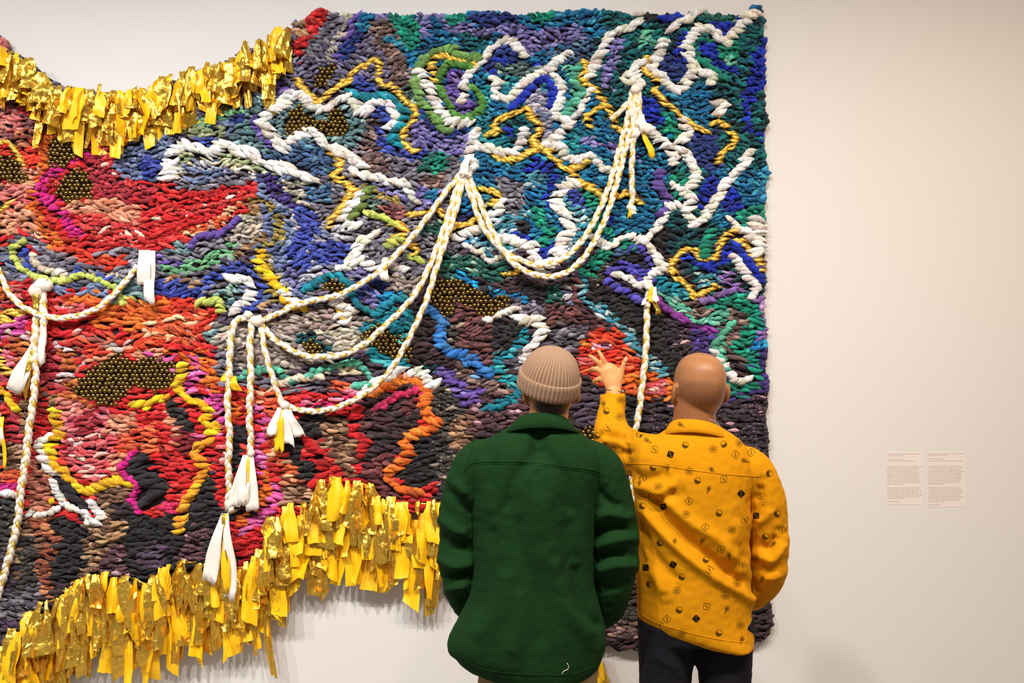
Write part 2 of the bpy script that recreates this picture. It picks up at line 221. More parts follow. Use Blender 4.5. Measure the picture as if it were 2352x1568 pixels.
# base areas, painter's order: code x,y x,y ...
AREAS = '''
tb 600,0 1800,0 1800,560 900,560 700,300
td 1380,30 1790,30 1790,560 1500,560 1380,300
rr 0,240 420,240 420,1120 0,1120
gr 0,550 560,550 560,690 300,690 0,640
lg 0,60 760,30 960,60 960,330 700,560 560,560 300,430 250,300 0,300
sl 300,320 720,200 760,700 560,700 600,470 420,440 280,420
gr 700,330 1060,300 1060,680 700,680
pk0 880,640 1800,640 1800,1500 880,1500
pk0 0,1100 1020,1100 1020,1600 0,1600
rd 0,250 300,280 400,420 600,420 560,500 420,560 0,600
rd 0,640 500,690 500,800 700,900 1000,900 1000,1200 0,1200
mp 0,150 60,190 110,215 160,265 135,290 90,312 70,332 0,330
pk 0,90 14,95 14,125 0,125
pk 0,248 50,255 60,300 0,325
cr 45,235 110,230 130,265 90,275 50,262
bc 40,300 110,290 70,360 40,340
rr 60,330 145,285 165,300 110,330 105,400 60,440 55,390
rr 0,345 30,350 55,385 40,370 0,365
sa 60,385 100,390 85,440 90,500 110,540 60,530 0,545 0,430 30,420
pk 0,430 70,425 80,470 30,480 0,490
cr 220,290 262,330 262,380 300,420 360,430 360,460 240,480 200,430 205,350
rw 250,312 275,305 262,350 258,385 300,420 330,425 310,440 280,415 245,390
rr 290,300 370,290 370,312 300,325
sl 270,350 290,322 330,318 370,300 430,290 440,330 400,345 390,395 350,420 320,426 290,410 262,385
cb 318,385 345,350 375,370 370,408 340,415
lg 370,290 470,280 480,310 430,325 390,330
dk 270,278 330,288 380,300 300,300
sl2 500,345 530,310 560,270 570,240 600,215 640,205 618,250 575,285 592,320 622,345 560,352
nv 545,240 580,205 560,270 530,300
pd 600,205 660,180 660,215 620,240
dn 605,345 650,350 720,310 760,345 770,400 700,410 640,385
lg 650,140 720,115 800,120 860,140 800,190 740,220 690,190
sl2 610,300 650,245 690,232 720,262 800,232 850,260 850,320 800,345 730,325 690,330 640,340
rd 680,75 700,55 722,30 742,20 772,30 772,58 732,95 714,118 690,142 683,142 678,110
tn 678,52 700,50 702,82 676,84
lv 860,30 910,30 905,60 880,80 860,60
bn 855,45 905,60 935,120 950,150 930,200 900,200 880,150 860,110
lg 760,130 850,90 890,130 900,190 870,180 850,140 800,160
tb 878,75 905,90 930,112 960,85 975,60 1000,60 1040,85 1110,70 1140,100 1100,130 1060,115 1020,110 980,130 950,160 940,150 925,125 890,105
lv 955,35 990,40 985,90 960,95
lv 985,36 1050,40 1110,72 1110,92 1060,85 1010,62
nv 1060,38 1180,36 1200,60 1100,60
tb 1180,44 1340,40 1400,70 1340,100 1270,72 1200,62
lv 1070,58 1200,58 1230,76 1270,68 1330,58 1348,86 1312,112 1280,106 1250,126 1200,122 1180,92 1140,84 1090,88
td 1060,80 1130,85 1120,125 1070,120
nv 1145,100 1190,110 1200,150 1160,160 1120,180 1110,160
bl 1140,130 1160,130 1175,150 1200,155 1245,135 1245,150 1190,180 1120,180
sd 1138,148 1200,148 1240,150 1280,130 1270,155 1200,182 1140,178
tl 1105,185 1140,172 1205,180 1195,205 1170,222 1130,240 1115,300 1095,280
pu 1028,160 1062,158 1068,190 1055,210 1060,232 1098,240 1085,260 1055,260 1035,236 1018,210 1024,190
sd 905,198 960,200 975,240 940,238
lv 945,282 1000,280 1060,300 1090,310 1080,360 1000,360 950,345
bn 845,268 880,270 870,320 890,350 900,400 850,400 830,340
sl2 790,245 830,262 835,300 820,345 780,330
gn 985,350 1030,355 1025,400 990,400
dg 970,350 1000,350 1000,400 960,390
lt 1190,215 1240,190 1270,230 1268,290 1290,300 1250,330 1230,300 1215,262
td 1140,280 1205,262 1228,290 1205,345 1150,340 1130,310
bl 1160,295 1180,290 1178,335 1165,338
mi 1290,140 1345,140 1340,200 1330,250 1290,275 1310,200
dn 1250,130 1350,90 1380,100 1350,150 1290,150
td 1370,90 1450,60 1480,150 1440,220 1410,290 1385,240 1345,190
lv 1400,90 1440,90 1400,190 1410,210 1380,200
tb 1290,280 1350,260 1410,290 1430,330 1400,380 1320,360 1290,340
tl 1285,320 1330,290 1360,310 1310,370 1290,350
mi 1470,60 1500,62 1500,110 1460,110
bl 1505,36 1565,36 1560,55 1520,62
bk 1475,32 1508,32 1505,50 1478,50
nv 1510,130 1580,120 1580,180 1550,200 1520,180
bl 1550,90 1612,55 1660,50 1700,40 1690,70 1665,85 1640,62 1600,75 1575,110 1580,140 1550,140
dg 1600,30 1700,32 1690,50 1660,60 1620,50
gn 1585,95 1640,85 1700,95 1700,140 1600,150
bl 1605,95 1640,105 1660,150 1705,165 1700,180 1650,160 1612,125
mi 1660,120 1690,135 1700,165 1665,150
td 1690,80 1760,40 1765,400 1700,390 1680,290 1700,200
bl 1740,95 1770,120 1765,200 1735,220 1720,290 1755,320 1765,260 1750,330 1710,300 1700,250
gn 1505,260 1560,280 1570,330 1520,320
bl 1463,222 1500,225 1525,280 1500,290 1465,262
tb 1480,180 1580,200 1640,180 1640,300 1580,290 1540,250
nv 1590,300 1640,300 1650,340 1660,400 1610,390 1585,350
gn 1530,400 1590,400 1580,450 1560,470 1540,440
pu 1495,330 1530,395 1520,420 1490,380
tb 1350,380 1540,300 1530,520 1400,560 1350,500
ts 1280,440 1360,430 1370,520 1300,620 1290,520
cb 1300,445 1345,440 1350,480 1310,470
gn 1320,425 1345,425 1380,470 1410,540 1350,530 1360,480
bl 1375,485 1415,505 1410,525 1380,510
gr 1140,405 1210,420 1205,500 1150,500 1135,450
ts 1070,430 1135,430 1150,500 1250,470 1250,560 1160,590 1080,540
bl 1190,400 1225,368 1265,378 1285,410 1268,440 1258,480 1245,470 1262,400 1225,388 1210,405
ts 1205,395 1250,392 1258,425 1220,440
tb 1210,500 1250,500 1240,560 1200,550
gn 1215,475 1245,480 1265,520 1270,575 1240,580 1245,530
bk 1180,505 1222,505 1215,535 1185,535
bl 1170,535 1215,545 1245,570 1275,560 1278,590 1250,600 1230,600 1215,555 1175,555
ts 1070,530 1130,540 1140,600 1090,600
dg 1000,580 1160,590 1180,640 1080,650 1000,640
cy 1050,620 1100,632 1150,665 1215,680 1220,695 1150,690 1050,640
bk 1085,632 1120,640 1140,672 1110,672
bk 1180,640 1270,655 1270,700 1220,690
dg 1255,650 1300,660 1290,710 1260,700
lt 1290,650 1320,660 1325,710 1300,700
mb 1310,635 1355,640 1350,700 1315,700
bx 1355,600 1420,590 1400,650 1360,660
dn 1390,575 1470,570 1460,600 1400,600
bk 1395,592 1480,585 1500,612 1480,628 1400,620
bk 1350,665 1490,680 1500,760 1420,750 1370,720
gr 1180,690 1300,705 1280,730 1180,715
mb 1260,700 1380,710 1400,770 1330,780 1240,760
gd 1230,740 1350,745 1330,810 1240,800
mb 1050,690 1140,735 1135,830 1060,850 1020,800
bk 1125,740 1205,735 1210,800 1130,800
tk 1500,480 1640,480 1640,600 1540,600 1520,560
bk 1505,515 1545,520 1535,590 1500,570
tb 1640,390 1790,390 1770,520 1640,520 1620,490
bl 1625,405 1660,400 1640,460 1610,490 1595,470
bl 1650,430 1690,430 1700,470 1730,470 1720,510 1650,480
gn 1690,480 1765,470 1760,520 1700,530
tk 1555,600 1720,595 1740,680 1620,640 1580,640
ts 1600,620 1680,630 1660,680 1590,700
tl 1500,620 1560,650 1600,690 1540,690 1500,670
tk 1700,590 1770,640 1770,700 1710,690
ms 1510,670 1560,680 1560,720 1520,710
bn 1570,690 1680,690 1700,740 1640,750 1580,740
bk 1470,700 1540,720 1590,780 1600,900 1440,900 1470,800
bp 1530,715 1600,740 1620,800 1580,830 1540,800
pd 1585,755 1650,760 1640,815 1590,815
bn 1660,730 1720,730 1700,800 1720,860 1660,800
cy 1722,765 1775,765 1775,822 1730,820
pd 1715,790 1790,830 1790,920 1640,940 1640,900 1710,895
bp 1450,900 1650,930 1790,900 1790,1100 1440,1010
gn 1690,800 1720,790 1745,840 1720,900 1660,905 1660,885 1705,880 1725,850
mi 1635,760 1675,745 1660,800 1680,850 1660,860 1640,810
bx 1390,1380 1470,1380 1460,1450 1390,1440
bn 1400,1430 1470,1420 1460,1460 1395,1465
rr 1330,800 1355,768 1410,755 1440,775 1460,800 1475,840 1470,870 1420,890 1350,880 1330,860
or 1420,860 1480,845 1545,870 1545,915 1480,918 1430,890
cs 1470,872 1525,872 1530,900 1480,902
bk 1420,890 1480,920 1460,1010 1430,990
pl 1300,900 1420,890 1430,1000 1340,1000
ps 1060,900 1200,900 1240,960 1060,1000
bn 1060,850 1180,870 1200,905 1120,900
gd 1160,800 1210,800 1205,860 1160,850
sd 845,440 880,450 870,505 820,500
mp 870,470 935,475 930,500 880,500
cb 690,520 790,530 810,600 770,600 700,620
lt 720,510 830,525 800,555 720,560
lv 760,600 880,600 900,640 780,640
gr 840,500 930,515 960,600 930,630 860,620
tp 880,630 970,640 960,680 880,675
lv 960,430 1010,440 1010,490 950,490
tb 980,440 1010,435 1005,475 985,478
nv 1030,470 1090,480 1090,515 1035,515
cy 1050,455 1085,455 1080,490 1050,488
bn 950,400 1030,400 1020,440 960,430
dg 960,515 1020,500 1030,545 970,545
nv 800,645 890,640 880,690 830,690
lv 830,670 890,670 870,705 840,705
tp 620,735 700,710 820,700 880,740 850,800 700,800 600,800
cg 700,760 850,745 840,800 760,830 640,840 560,800
tk 685,765 710,760 760,790 760,820 690,820
tl 820,750 905,705 950,715 940,770 960,830 900,850 860,830
pk0 945,740 1000,730 1005,860 940,850
bx 1015,740 1060,730 1060,820 1030,820
rd 355,430 400,412 450,434 520,425 560,408 584,418 586,438 560,462 540,490 520,522 480,542 440,562 400,562 355,556
ox 400,545 480,510 530,480 572,448 555,480 530,510 470,540
ol 570,455 600,450 650,520 645,548 610,570 640,640 650,700 625,690 580,610 600,570 560,500
bt 565,470 600,470 630,510 620,545 590,560 540,610 530,600 560,560 590,520
cg 555,490 600,490 615,530 580,560 540,575 520,560
gr 365,560 480,575 540,560 540,600 500,620 370,620
sl2 365,555 440,560 430,585 370,575
gm 440,600 500,575 540,560 535,585 490,610 440,625 375,630 370,612 
tn 365,640 410,632 450,652 480,632 512,606 515,622 480,650 450,670 410,650 370,660
lt 620,480 700,470 720,640 660,670 620,600
cg 640,410 730,430 720,500 660,480
sl 600,470 660,480 700,560 660,640 620,580
dn 690,425 760,420 755,465 710,470
lv 640,600 760,610 740,650 680,670
tn 590,690 660,695 640,720 580,715
lg 620,690 670,700 660,725 620,712
cg 480,735 640,760 600,880 520,870 470,770
ms 478,690 540,645 560,665 550,720 500,715
tp 540,790 700,790 690,850 540,870
sl2 470,760 500,745 490,790 470,790
rr 0,560 300,590 310,612 280,625 230,615 120,580 60,540 0,560
rw 190,480 380,500 360,560 240,560 180,520
rd 340,500 420,510 400,570 320,590
sa 150,460 240,455 330,480 320,520 250,500 160,490
rr 110,530 190,550 200,600 130,590
sl2 285,620 330,605 330,690 290,700 270,650
lt 290,600 370,600 370,650 320,660
or 120,690 240,670 300,690 420,690 470,720 450,760 340,740 220,720 130,710
cs 130,695 215,695 225,715 150,725
rr 380,670 460,690 500,720 470,770 400,780 380,720
ox 300,735 460,720 440,800 300,790
or 220,725 330,735 330,760 220,750
pk 0,655 60,655 60,690 0,700
or 0,630 25,640 20,690 0,690
ml 0,728 70,735 60,770 0,780
ww 20,765 85,765 80,800 25,800
ob 30,770 70,790 60,840 30,830
pp 0,790 25,790 40,860 0,880
cr 100,800 150,810 150,900 100,900
ob 130,800 180,800 175,850 200,930 230,935 200,950 140,920 150,860
rr 180,770 420,780 500,790 520,830 440,815 340,820 280,800 210,825
sa 190,830 270,800 370,800 400,812 330,825 280,810 230,840
or 370,798 470,805 480,830 430,830 390,820
pk 135,915 210,935 250,950 220,1010 160,1010 140,960
pp 160,950 250,940 260,1000 200,1040 150,1050
cr 190,940 230,940 230,1000 180,1010
rd 255,930 330,905 380,920 370,960 310,940 270,960
sa 250,960 300,935 315,960 300,1000 240,1010
oc 260,1020 300,985 370,970 375,1035 330,1040 270,1050
cs 165,1000 270,990 265,1060 290,1090 220,1110 180,1090 150,1050
sa 250,1050 310,1035 300,1070 260,1095
rd 360,960 420,985 420,1100 380,1130 365,1060
br 205,1115 310,1110 320,1190 260,1200 220,1160
pk0 270,1150 330,1160 310,1210 270,1200
cr 10,905 55,930 65,1060 30,1050 20,980
bt 45,915 85,930 70,1010 50,990
ob 60,885 100,880 95,925 60,920
br 0,1010 25,1010 70,1030 60,1080 0,1075
oc 0,1075 62,1085 58,1112 0,1112
sb 70,1050 130,1080 125,1175 65,1180
bx 0,1140 50,1150 45,1290 0,1290
pl 0,1270 50,1280 40,1360 0,1400
br 45,1185 105,1190 95,1350 40,1360
bx 50,1230 95,1240 85,1350 45,1350
bc 68,1180 120,1180 140,1250 120,1300 130,1380 90,1360 85,1290 105,1240
bk 120,1185 200,1195 205,1300 170,1330 125,1330 120,1290 140,1250
br 195,1195 250,1190 260,1250 240,1300 180,1360 150,1350 200,1290
bt 255,1195 308,1200 305,1240 250,1240
ps 245,1255 300,1250 295,1320 230,1320
bk 300,1180 400,1190 400,1320 300,1340 290,1270
pl 325,1250 395,1255 370,1310 320,1300
gd 0,1360 100,1345 95,1480 0,1480
pl 0,1420 95,1420 60,1500 0,1510
bk 380,1170 540,1170 520,1290 380,1300
ps 425,1210 490,1200 460,1290 410,1290
pl 350,1240 385,1245 375,1310 345,1300
rd 520,1210 560,1180 660,1140 650,1200 600,1260 540,1320 540,1260
rd 360,790 500,790 560,880 660,890 640,960 560,960 480,920 400,810
or 415,810 470,808 510,850 530,910 560,940 540,960 480,930 465,890
rd 485,800 520,810 520,850 560,895 545,920 505,890
ox 560,890 640,890 660,920 600,940 560,920
oc 600,910 640,900 640,990 610,980
gr 490,800 545,800 560,890 510,890
tp 545,800 580,790 650,820 620,860 560,860
gr 585,865 700,870 760,880 700,900 640,895 590,885
sa 380,940 420,960 430,1010 400,1020
rd 360,1040 470,1020 480,1110 430,1160 380,1140
dk 395,1000 450,990 450,1030 420,1050
cs 495,1010 540,1000 540,1180 500,1170 520,1090
rd 470,960 600,960 590,1000 520,1010 480,1040
bk 478,1080 512,1105 505,1185 435,1185 450,1140
rd 490,1080 525,1070 525,1160 500,1160
bk 590,1090 600,1180 540,1200 540,1150
rd 630,1010 690,1050 700,1140 640,1180 620,1100 
ox 610,970 640,980 650,1050 680,1080 660,1100 630,1060
bk 655,970 740,930 760,980 720,1010 680,1020
bk 660,1010 710,1010 730,1080 700,1110 660,1060
bc 640,1090 690,1080 700,1120 650,1110
br 730,970 790,960 830,980 820,1090 780,1090 750,1020
pk0 820,920 950,900 970,960 940,1000 880,1100 830,1090
mb 815,930 870,930 870,970 820,980
mr 840,1060 910,1030 890,1120 960,1150 850,1140
mr 920,920 965,910 960,960 920,960
bk 940,1010 1010,990 1010,1110 940,1120 910,1090
bx 980,890 1070,890 1060,1100 990,1110 1010,990 985,940
br 1030,960 1090,950 1070,1040 1040,1040
pu 1000,830 1060,860 1110,890 1110,930 1060,930 1030,890
bn 1020,800 1060,820 1100,850 1090,900 1050,860
tk 960,835 1005,835 1010,860 980,865
rd 690,1000 720,1010 750,1080 740,1110 700,1130
bk 700,1050 735,1060 735,1110 700,1110
br 650,1120 720,1110 720,1160 650,1170
'''
# laid lines, painter's order: code width x,y x,y ...   (a leading * = painted into the areas, no yarn line of its own)
LINES = '''
*or 22 145,300 108,330 106,375 110,395 85,425 80,460 92,500 110,525 128,560
*mg 24 175,272 200,300 215,325 207,345 180,355 150,382 120,400 100,425 95,445 120,465 150,500 165,520 182,532
G 14 0,330 25,328 40,350 56,378
G 16 0,490 12,478 28,462
Y 20 0,885 20,905 45,940
G 20 0,812 10,840 30,860
*gm 26 438,300 470,285 500,268 548,250
*sg 22 430,298 480,308 510,300
*cb 18 448,325 512,332
*pu 20 652,208 632,240 602,270 580,290 602,308 628,332
W 27 668,222 640,250 615,265 605,283 622,300 635,320 650,342 670,325 692,310 720,305 737,325 765,345 790,350 815,366 830,384
W 24 668,222 697,224 715,240 735,256 760,245 790,228 805,224 818,240 826,258 850,262
W 22 845,250 862,236 885,232 900,250 912,275 905,290 890,300
G 17 685,185 700,205 718,226 735,236 752,220 775,205 797,192 812,168 835,155 860,140 872,152 870,180 880,196 910,210 930,235 945,245 956,265 945,285 930,300 925,320 935,340 956,350
W 31 388,410 394,385 398,358 428,332 460,347 490,352 520,331 546,346 580,356 602,371 630,386 662,386 690,398 720,418
*sg 26 392,400 410,372 440,352
*sg 24 440,350 470,362 505,350 530,362 580,378 625,402 645,430
*C 20 412,400 440,385 480,380 530,385 580,398
*lt 14 430,392 470,388 520,392
*gr 16 405,420 450,432 500,420 540,412 575,412
*gr 28 772,42 745,85 715,120
*cg 22 800,42 795,75 765,108 760,130
*pu 22 825,38 808,70 795,95 780,135
*tb 26 848,34 832,68
*nv 24 820,85 800,112 790,130
*gn 42 915,38 935,62 942,92
*gn 24 1030,42 1060,42
*gn 24 1232,40 1258,40
gg 22 1100,132 1070,136 1040,117 1010,117 985,130 965,150 955,185 960,215 975,245 1000,275 1020,300 1036,304
G 16 1104,140 1090,152 1065,146 1035,131 1010,131 992,146 995,166 1004,192
W 24 962,170 976,186 992,216 1002,240 1022,266 1042,286 1082,284
gf 18 1082,160 1050,150 1027,150 1012,176 1010,200 1025,230 1040,256 1062,271 1090,268 1108,246 1105,222 1082,204
W 20 1060,235 1066,215 1070,192 1086,162 1106,148 1122,124 1142,106 1162,95 1180,100 1192,116 1206,132
tl 24 805,212 830,226 850,224 890,225 914,240 930,262 926,282 910,300 900,320 914,340
*cb 26 815,205 830,190 850,212
*cb 24 855,256 884,262 890,280 880,302 876,322 896,346 930,356 972,352
*nv 26 975,250 1000,282 1030,302 1062,300
G 20 758,344 782,366 778,388 768,405 798,422 814,436 800,456 786,480 768,500 758,520
W 20 800,352 818,372 812,392 834,408 845,398
W 24 836,448 814,466 796,488 786,506 804,520 825,518
W 20 845,412 872,408 895,420 928,424 945,450 955,462
*lv 20 838,420 870,434 905,446 930,462
*ol 16 838,430 868,446 892,456 916,472
og 24 850,432 836,460 822,485 802,506
lm 18 846,490 882,500 912,518
G 22 905,512 926,524 930,542 912,536
lm 22 920,548 892,562
G 16 938,562 956,572 948,586
lm 20 948,588 968,598
G 14 940,492 976,492
G 18 1000,482 1022,498
G 18 1040,524 1062,518 1100,503
W 22 1046,545 1066,538 1100,528
W 24 864,536 846,544 826,562 812,590 800,606 830,600 856,612
W 16 778,616 812,612
W 18 902,612 934,622
*lt 20 712,610 740,630 700,640
tl 20 700,668 740,642 778,634 800,654 810,682 830,706 858,722 878,710 902,692 932,684
W 28 772,690 800,712 786,736
G 16 760,690 778,706 786,728
*cy 18 880,680 905,676 930,684
bs 24 972,712 1000,720 1016,742 1008,775 1022,802 1052,812 1086,822 1102,842 1122,855
W 22 1270,172 1288,196 1286,232 1276,256 1286,276 1312,280 1288,308 1258,332
W 18 1310,282 1332,258 1346,226 1356,212
W 20 1128,188 1150,186 1138,204 1142,226 1170,226 1192,205 1222,180 1252,166 1270,152 1290,136 1306,126
W 22 1466,36 1458,60 1432,70 1406,80 1392,100 1378,124 1366,150 1354,178
bl 18 1172,252 1188,236 1205,220 1232,196 1250,180 1266,204 1270,226 1260,246
G 18 1118,308 1142,304 1134,286 1162,270 1186,260 1206,250 1216,266 1236,286 1236,306 1226,326 1240,341 1262,352
*tl 28 1104,288 1110,314 1130,330 1162,330
W 20 1206,300 1200,326 1186,345 1160,352 1130,346 1100,336 1086,322 1096,300 
W 20 1086,330 1078,360 1090,382 1074,400
G 16 1135,355 1150,368 1186,366 1222,346 1246,341 1262,356 1276,371 1292,386 1322,386 1352,370
W 19 1250,335 1282,336 1302,361 1332,366 1352,358 1382,386 1402,392
mi 24 1322,160 1316,190 1334,206 1320,236 1302,262
G 17 1340,140 1346,166 1336,182 1346,196 1372,216 1386,240 1366,256 1346,271 1356,296
G 16 1386,240 1402,260 1412,290 1428,306
*lv 16 1345,322 1400,340 1460,365
W 24 1606,34 1578,42 1556,56 1540,72
W 24 1524,102 1510,130 1495,150 1502,166 1520,182 1536,200 1552,206 1576,190 1590,166 1590,140 1577,120 1580,96 1596,76 1616,65 1637,76 1652,92 1666,102 1680,82 1696,66 1716,46 1732,34
W 27 1472,148 1452,166 1444,182 1466,192 1462,206
G 18 1486,134 1476,156 1490,172 1506,192 1500,212 1520,232 1540,252 1560,266 1582,286 1602,300 1622,306
G 16 1634,290 1641,279 1660,290 1680,306 1686,322 1670,342 1652,360 1650,376
W 20 1612,168 1640,176 1632,194
W 24 1642,232 1662,246 1644,262
gn 20 1592,130 1622,152 1662,182
W 24 1480,290 1500,310 1520,332 1545,352 1545,376
W 24 1570,280 1576,310 1564,336 1580,366 1596,392 1592,420 1580,440 1586,466 1572,490 1590,512
W 16 1543,425 1560,436 1576,452
W 22 1533,476 1562,474
W 24 1722,352 1706,376 1690,396 1662,430 1642,460 1622,490 1606,516 1588,514
pu 24 1515,398 1510,430 1530,456 1530,480 1514,496
W 22 1528,492 1510,520 1490,542 1474,556
W 22 1478,556 1500,578 1510,596 1526,612 1512,622
W 20 1478,552 1450,544 1430,544 1416,556 1400,566 1378,556 1362,540
gn 26 1632,530 1622,560 1614,590
W 32 1748,508 1752,530 1740,548 1748,572 1734,582
W 18 1674,502 1684,512
W 20 1688,524 1712,534 1734,558
G 16 1692,530 1666,544 1650,566 1640,590 1610,596 1590,576 1570,576 1554,590 1540,610 1546,630 1570,646 1584,666 1596,680 1642,658
G 18 1690,550 1710,566 1730,590 1752,606 1757,622
*bl 26 1566,592 1590,590 1620,612 1650,602 1672,580 1684,556
bl 22 1688,562 1710,592 1732,622 1754,644
W 21 1682,588 1700,612 1720,642 1736,656 1724,678
*mv 30 1668,632 1680,660 1700,690 1742,702 1752,740 1756,772
mv 16 1680,668 1642,682 1610,692
*gn 32 1640,692 1690,690 1722,712 1732,742 1710,772 1700,800
*gn 30 1694,790 1720,820 1737,850 1724,872 1700,895 1666,892
*mi 22 1518,690 1560,712 1590,736 1622,746 1662,722
mi 20 1682,740 1660,770 1642,790 1652,812 1664,850
pm 20 1508,690 1540,720 1576,736
*pm 18 1588,750 1642,760
W 19 1638,804 1664,840 1682,866 1702,876 1718,864
*pb 26 1400,636 1430,616 1462,622 1484,642 1502,616 1492,590 1472,568 1448,562
W 20 1408,636 1432,634 1460,654 1482,656 1492,634 1514,624
pb 18 1396,652 1420,664 1444,676 1474,692
*gn 20 1396,560 1430,562 1462,556
*gn 28 1398,580 1372,600 1352,625 1340,642
*ts 18 1338,640 1344,690 1370,706 1400,732 1440,762 1462,802 1490,830 1520,858
W 28 1322,420 1300,426 1286,446 1276,470 1294,490 1302,515 1310,530 1290,556 1284,580 1262,604 1246,620 1226,606
W 22 1150,546 1176,552 1202,560 1224,568 1222,590 1240,606
W 12 1070,566 1100,582 1124,602 1150,590
G 17 1320,408 1345,426 1370,440 1396,460 1442,446 1470,468
G 16 1108,436 1138,446 1142,460 1124,472
W 18 1152,460 1144,486 1128,496
G 12 1155,632 1180,628 1194,622
W 26 1178,716 1202,735 1230,736 1246,752 1240,776 1216,796 1204,822 1214,840
W 14 1118,738 1142,726 1168,714
*tl 20 1215,742 1206,770 1182,800 1150,822 1140,842 1168,870 1192,890 1166,920 1120,936
*bs 20 1100,860 1130,866
*rw 14 368,480 420,490 460,482 520,462 545,440
pu 18 548,505 510,536 462,546 440,566
*pu 12 370,598 432,612
*ol 18 592,456 626,482 641,510 641,546 600,572
*cb 22 365,660 400,660 450,676 490,640 520,620 560,616 585,640 600,670 592,692 575,712
W 23 528,640 560,640 580,664 572,690 550,702 540,722
lm 22 464,696 500,690 508,716
Y 24 606,578 596,600 612,622 632,650 652,682 672,704 694,708
W 22 650,672 672,690 690,700
*pd 26 612,412 640,440 662,462 690,482
*cb 30 690,492 722,512 702,542 680,580 702,602
*gm 18 540,566 500,582 482,602 440,616 390,622
*gr 22 15,582 55,546 85,560 120,590 170,610 230,626 290,622
*sl 20 20,592 50,622 90,642 130,662 180,656 230,668 262,686
lm 15 60,556 36,576 46,606 76,630 110,640 150,646 190,631 220,641 260,656 286,692
*cb 22 60,578 78,606
C 16 80,586 92,612 130,626 150,632
*cb 16 160,634 182,622
*cb 14 228,634 254,640
*C 16 250,626 276,634
*lm 14 280,690 302,686
G 26 0,738 30,724 62,712
*ww 13 178,762 240,786 295,790
*ww 16 120,780 170,806 200,830 166,856 150,868
*ml 14 345,822 385,822 410,840
Y 22 306,924 330,928 352,920 382,908
*G 1 0,0 1,1
Y 26 420,840 415,870 408,892 440,916 470,932 482,950 470,970 502,976 486,996
M 27 482,1010 452,1040 470,1070 455,1110 432,1150 420,1180 414,1214
*ml 24 452,826 456,860 436,890 462,912 500,926 512,960 502,990 462,1012
*bt 16 116,900 130,940
Y 25 128,945 138,980 140,1000 116,1022 124,1050 150,1082 180,1112 200,1126 230,1116 280,1100 308,1112
W 25 116,1000 98,1020 106,1050 124,1080 134,1100
W 20 132,1112 142,1140 156,1160 180,1166 206,1190 226,1196 236,1180 214,1154
W 14 138,1166 104,1180 68,1176
bk 30 146,1106 166,1130 196,1160
bk 46 326,1048 314,1080 342,1100 370,1130 332,1152
mg 18 312,1036 284,1080 320,1112 304,1140 322,1172
*mc 20 368,1148 398,1168
*mg 14 0,1116 50,1116
W 18 0,1126 50,1136
Y 12 120,1148 124,1150
mi 16 545,872 590,850 640,850 672,876 702,862 752,846 810,830 840,850 856,880 812,884
C 18 640,884 690,868 740,862
*C 18 745,858 790,850 830,846
*oc 18 770,884 824,896
*mc 18 702,922 760,924 800,902 824,904
W 26 838,896 854,882 892,866 940,860 970,855 982,880 1000,882
or 27 852,910 902,880 950,870 980,900 976,930 986,960 1006,972 970,990 930,1012 940,1040 912,1070 892,1092 920,1122 964,1128
mc 20 862,936 920,906 972,896
rd 26 826,936 812,990 840,1012 830,1042
*ml 26 596,940 612,970 596,1010 596,1050 602,1080 626,1120 622,1160 600,1192 560,1215
*or 18 612,1090 610,1140 580,1170 550,1200
*ox 18 632,940 642,990 622,1022 642,1060 662,1082
*bk 26 562,985 546,1022 540,1072
*bk 26 396,930 428,960 440,980
rd 28 702,1000 730,1042 742,1080 720,1112
*cs 16 1332,826 1372,822
*pw 14 1362,798 1402,792
*or 14 1335,790 1360,792
bs 18 1064,824 1100,842 1124,858
'''
BEADS = '''
155,298 195,298 200,345 176,356 150,381 113,380 112,340 125,318 148,318
160,398 178,388 208,400 213,440 206,456 190,452 150,462 130,440 131,425 148,415
-8,360 35,365 55,390 58,415 45,423 20,412 -8,405
655,292 670,255 688,243 702,262 722,276 745,284 760,258 772,250 790,265 801,290 790,312 765,316 745,302 700,298 663,308
720,192 740,155 770,148 777,156 760,178 745,201 724,200
988,660 1010,645 1070,648 1090,665 1110,680 1130,686 1165,675 1172,696 1150,706 1145,725 1120,736 1105,722 1085,706 1070,700 1046,684 1040,702 1035,722 1020,726 1005,702 984,686
828,774 868,744 892,758 902,770 922,775 926,798 946,798 946,826 920,828 890,812 865,802 853,782
743,650 765,644 792,655 788,668 765,670 745,664
692,790 712,780 740,792 738,808 700,812
172,892 195,860 230,835 265,815 285,820 300,836 330,822 370,825 402,840 408,866 386,886 356,896 332,890 310,884 292,905 270,926 246,936 214,916 188,906
1334,990 1350,982 1372,990 1372,1012 1336,1012
'''
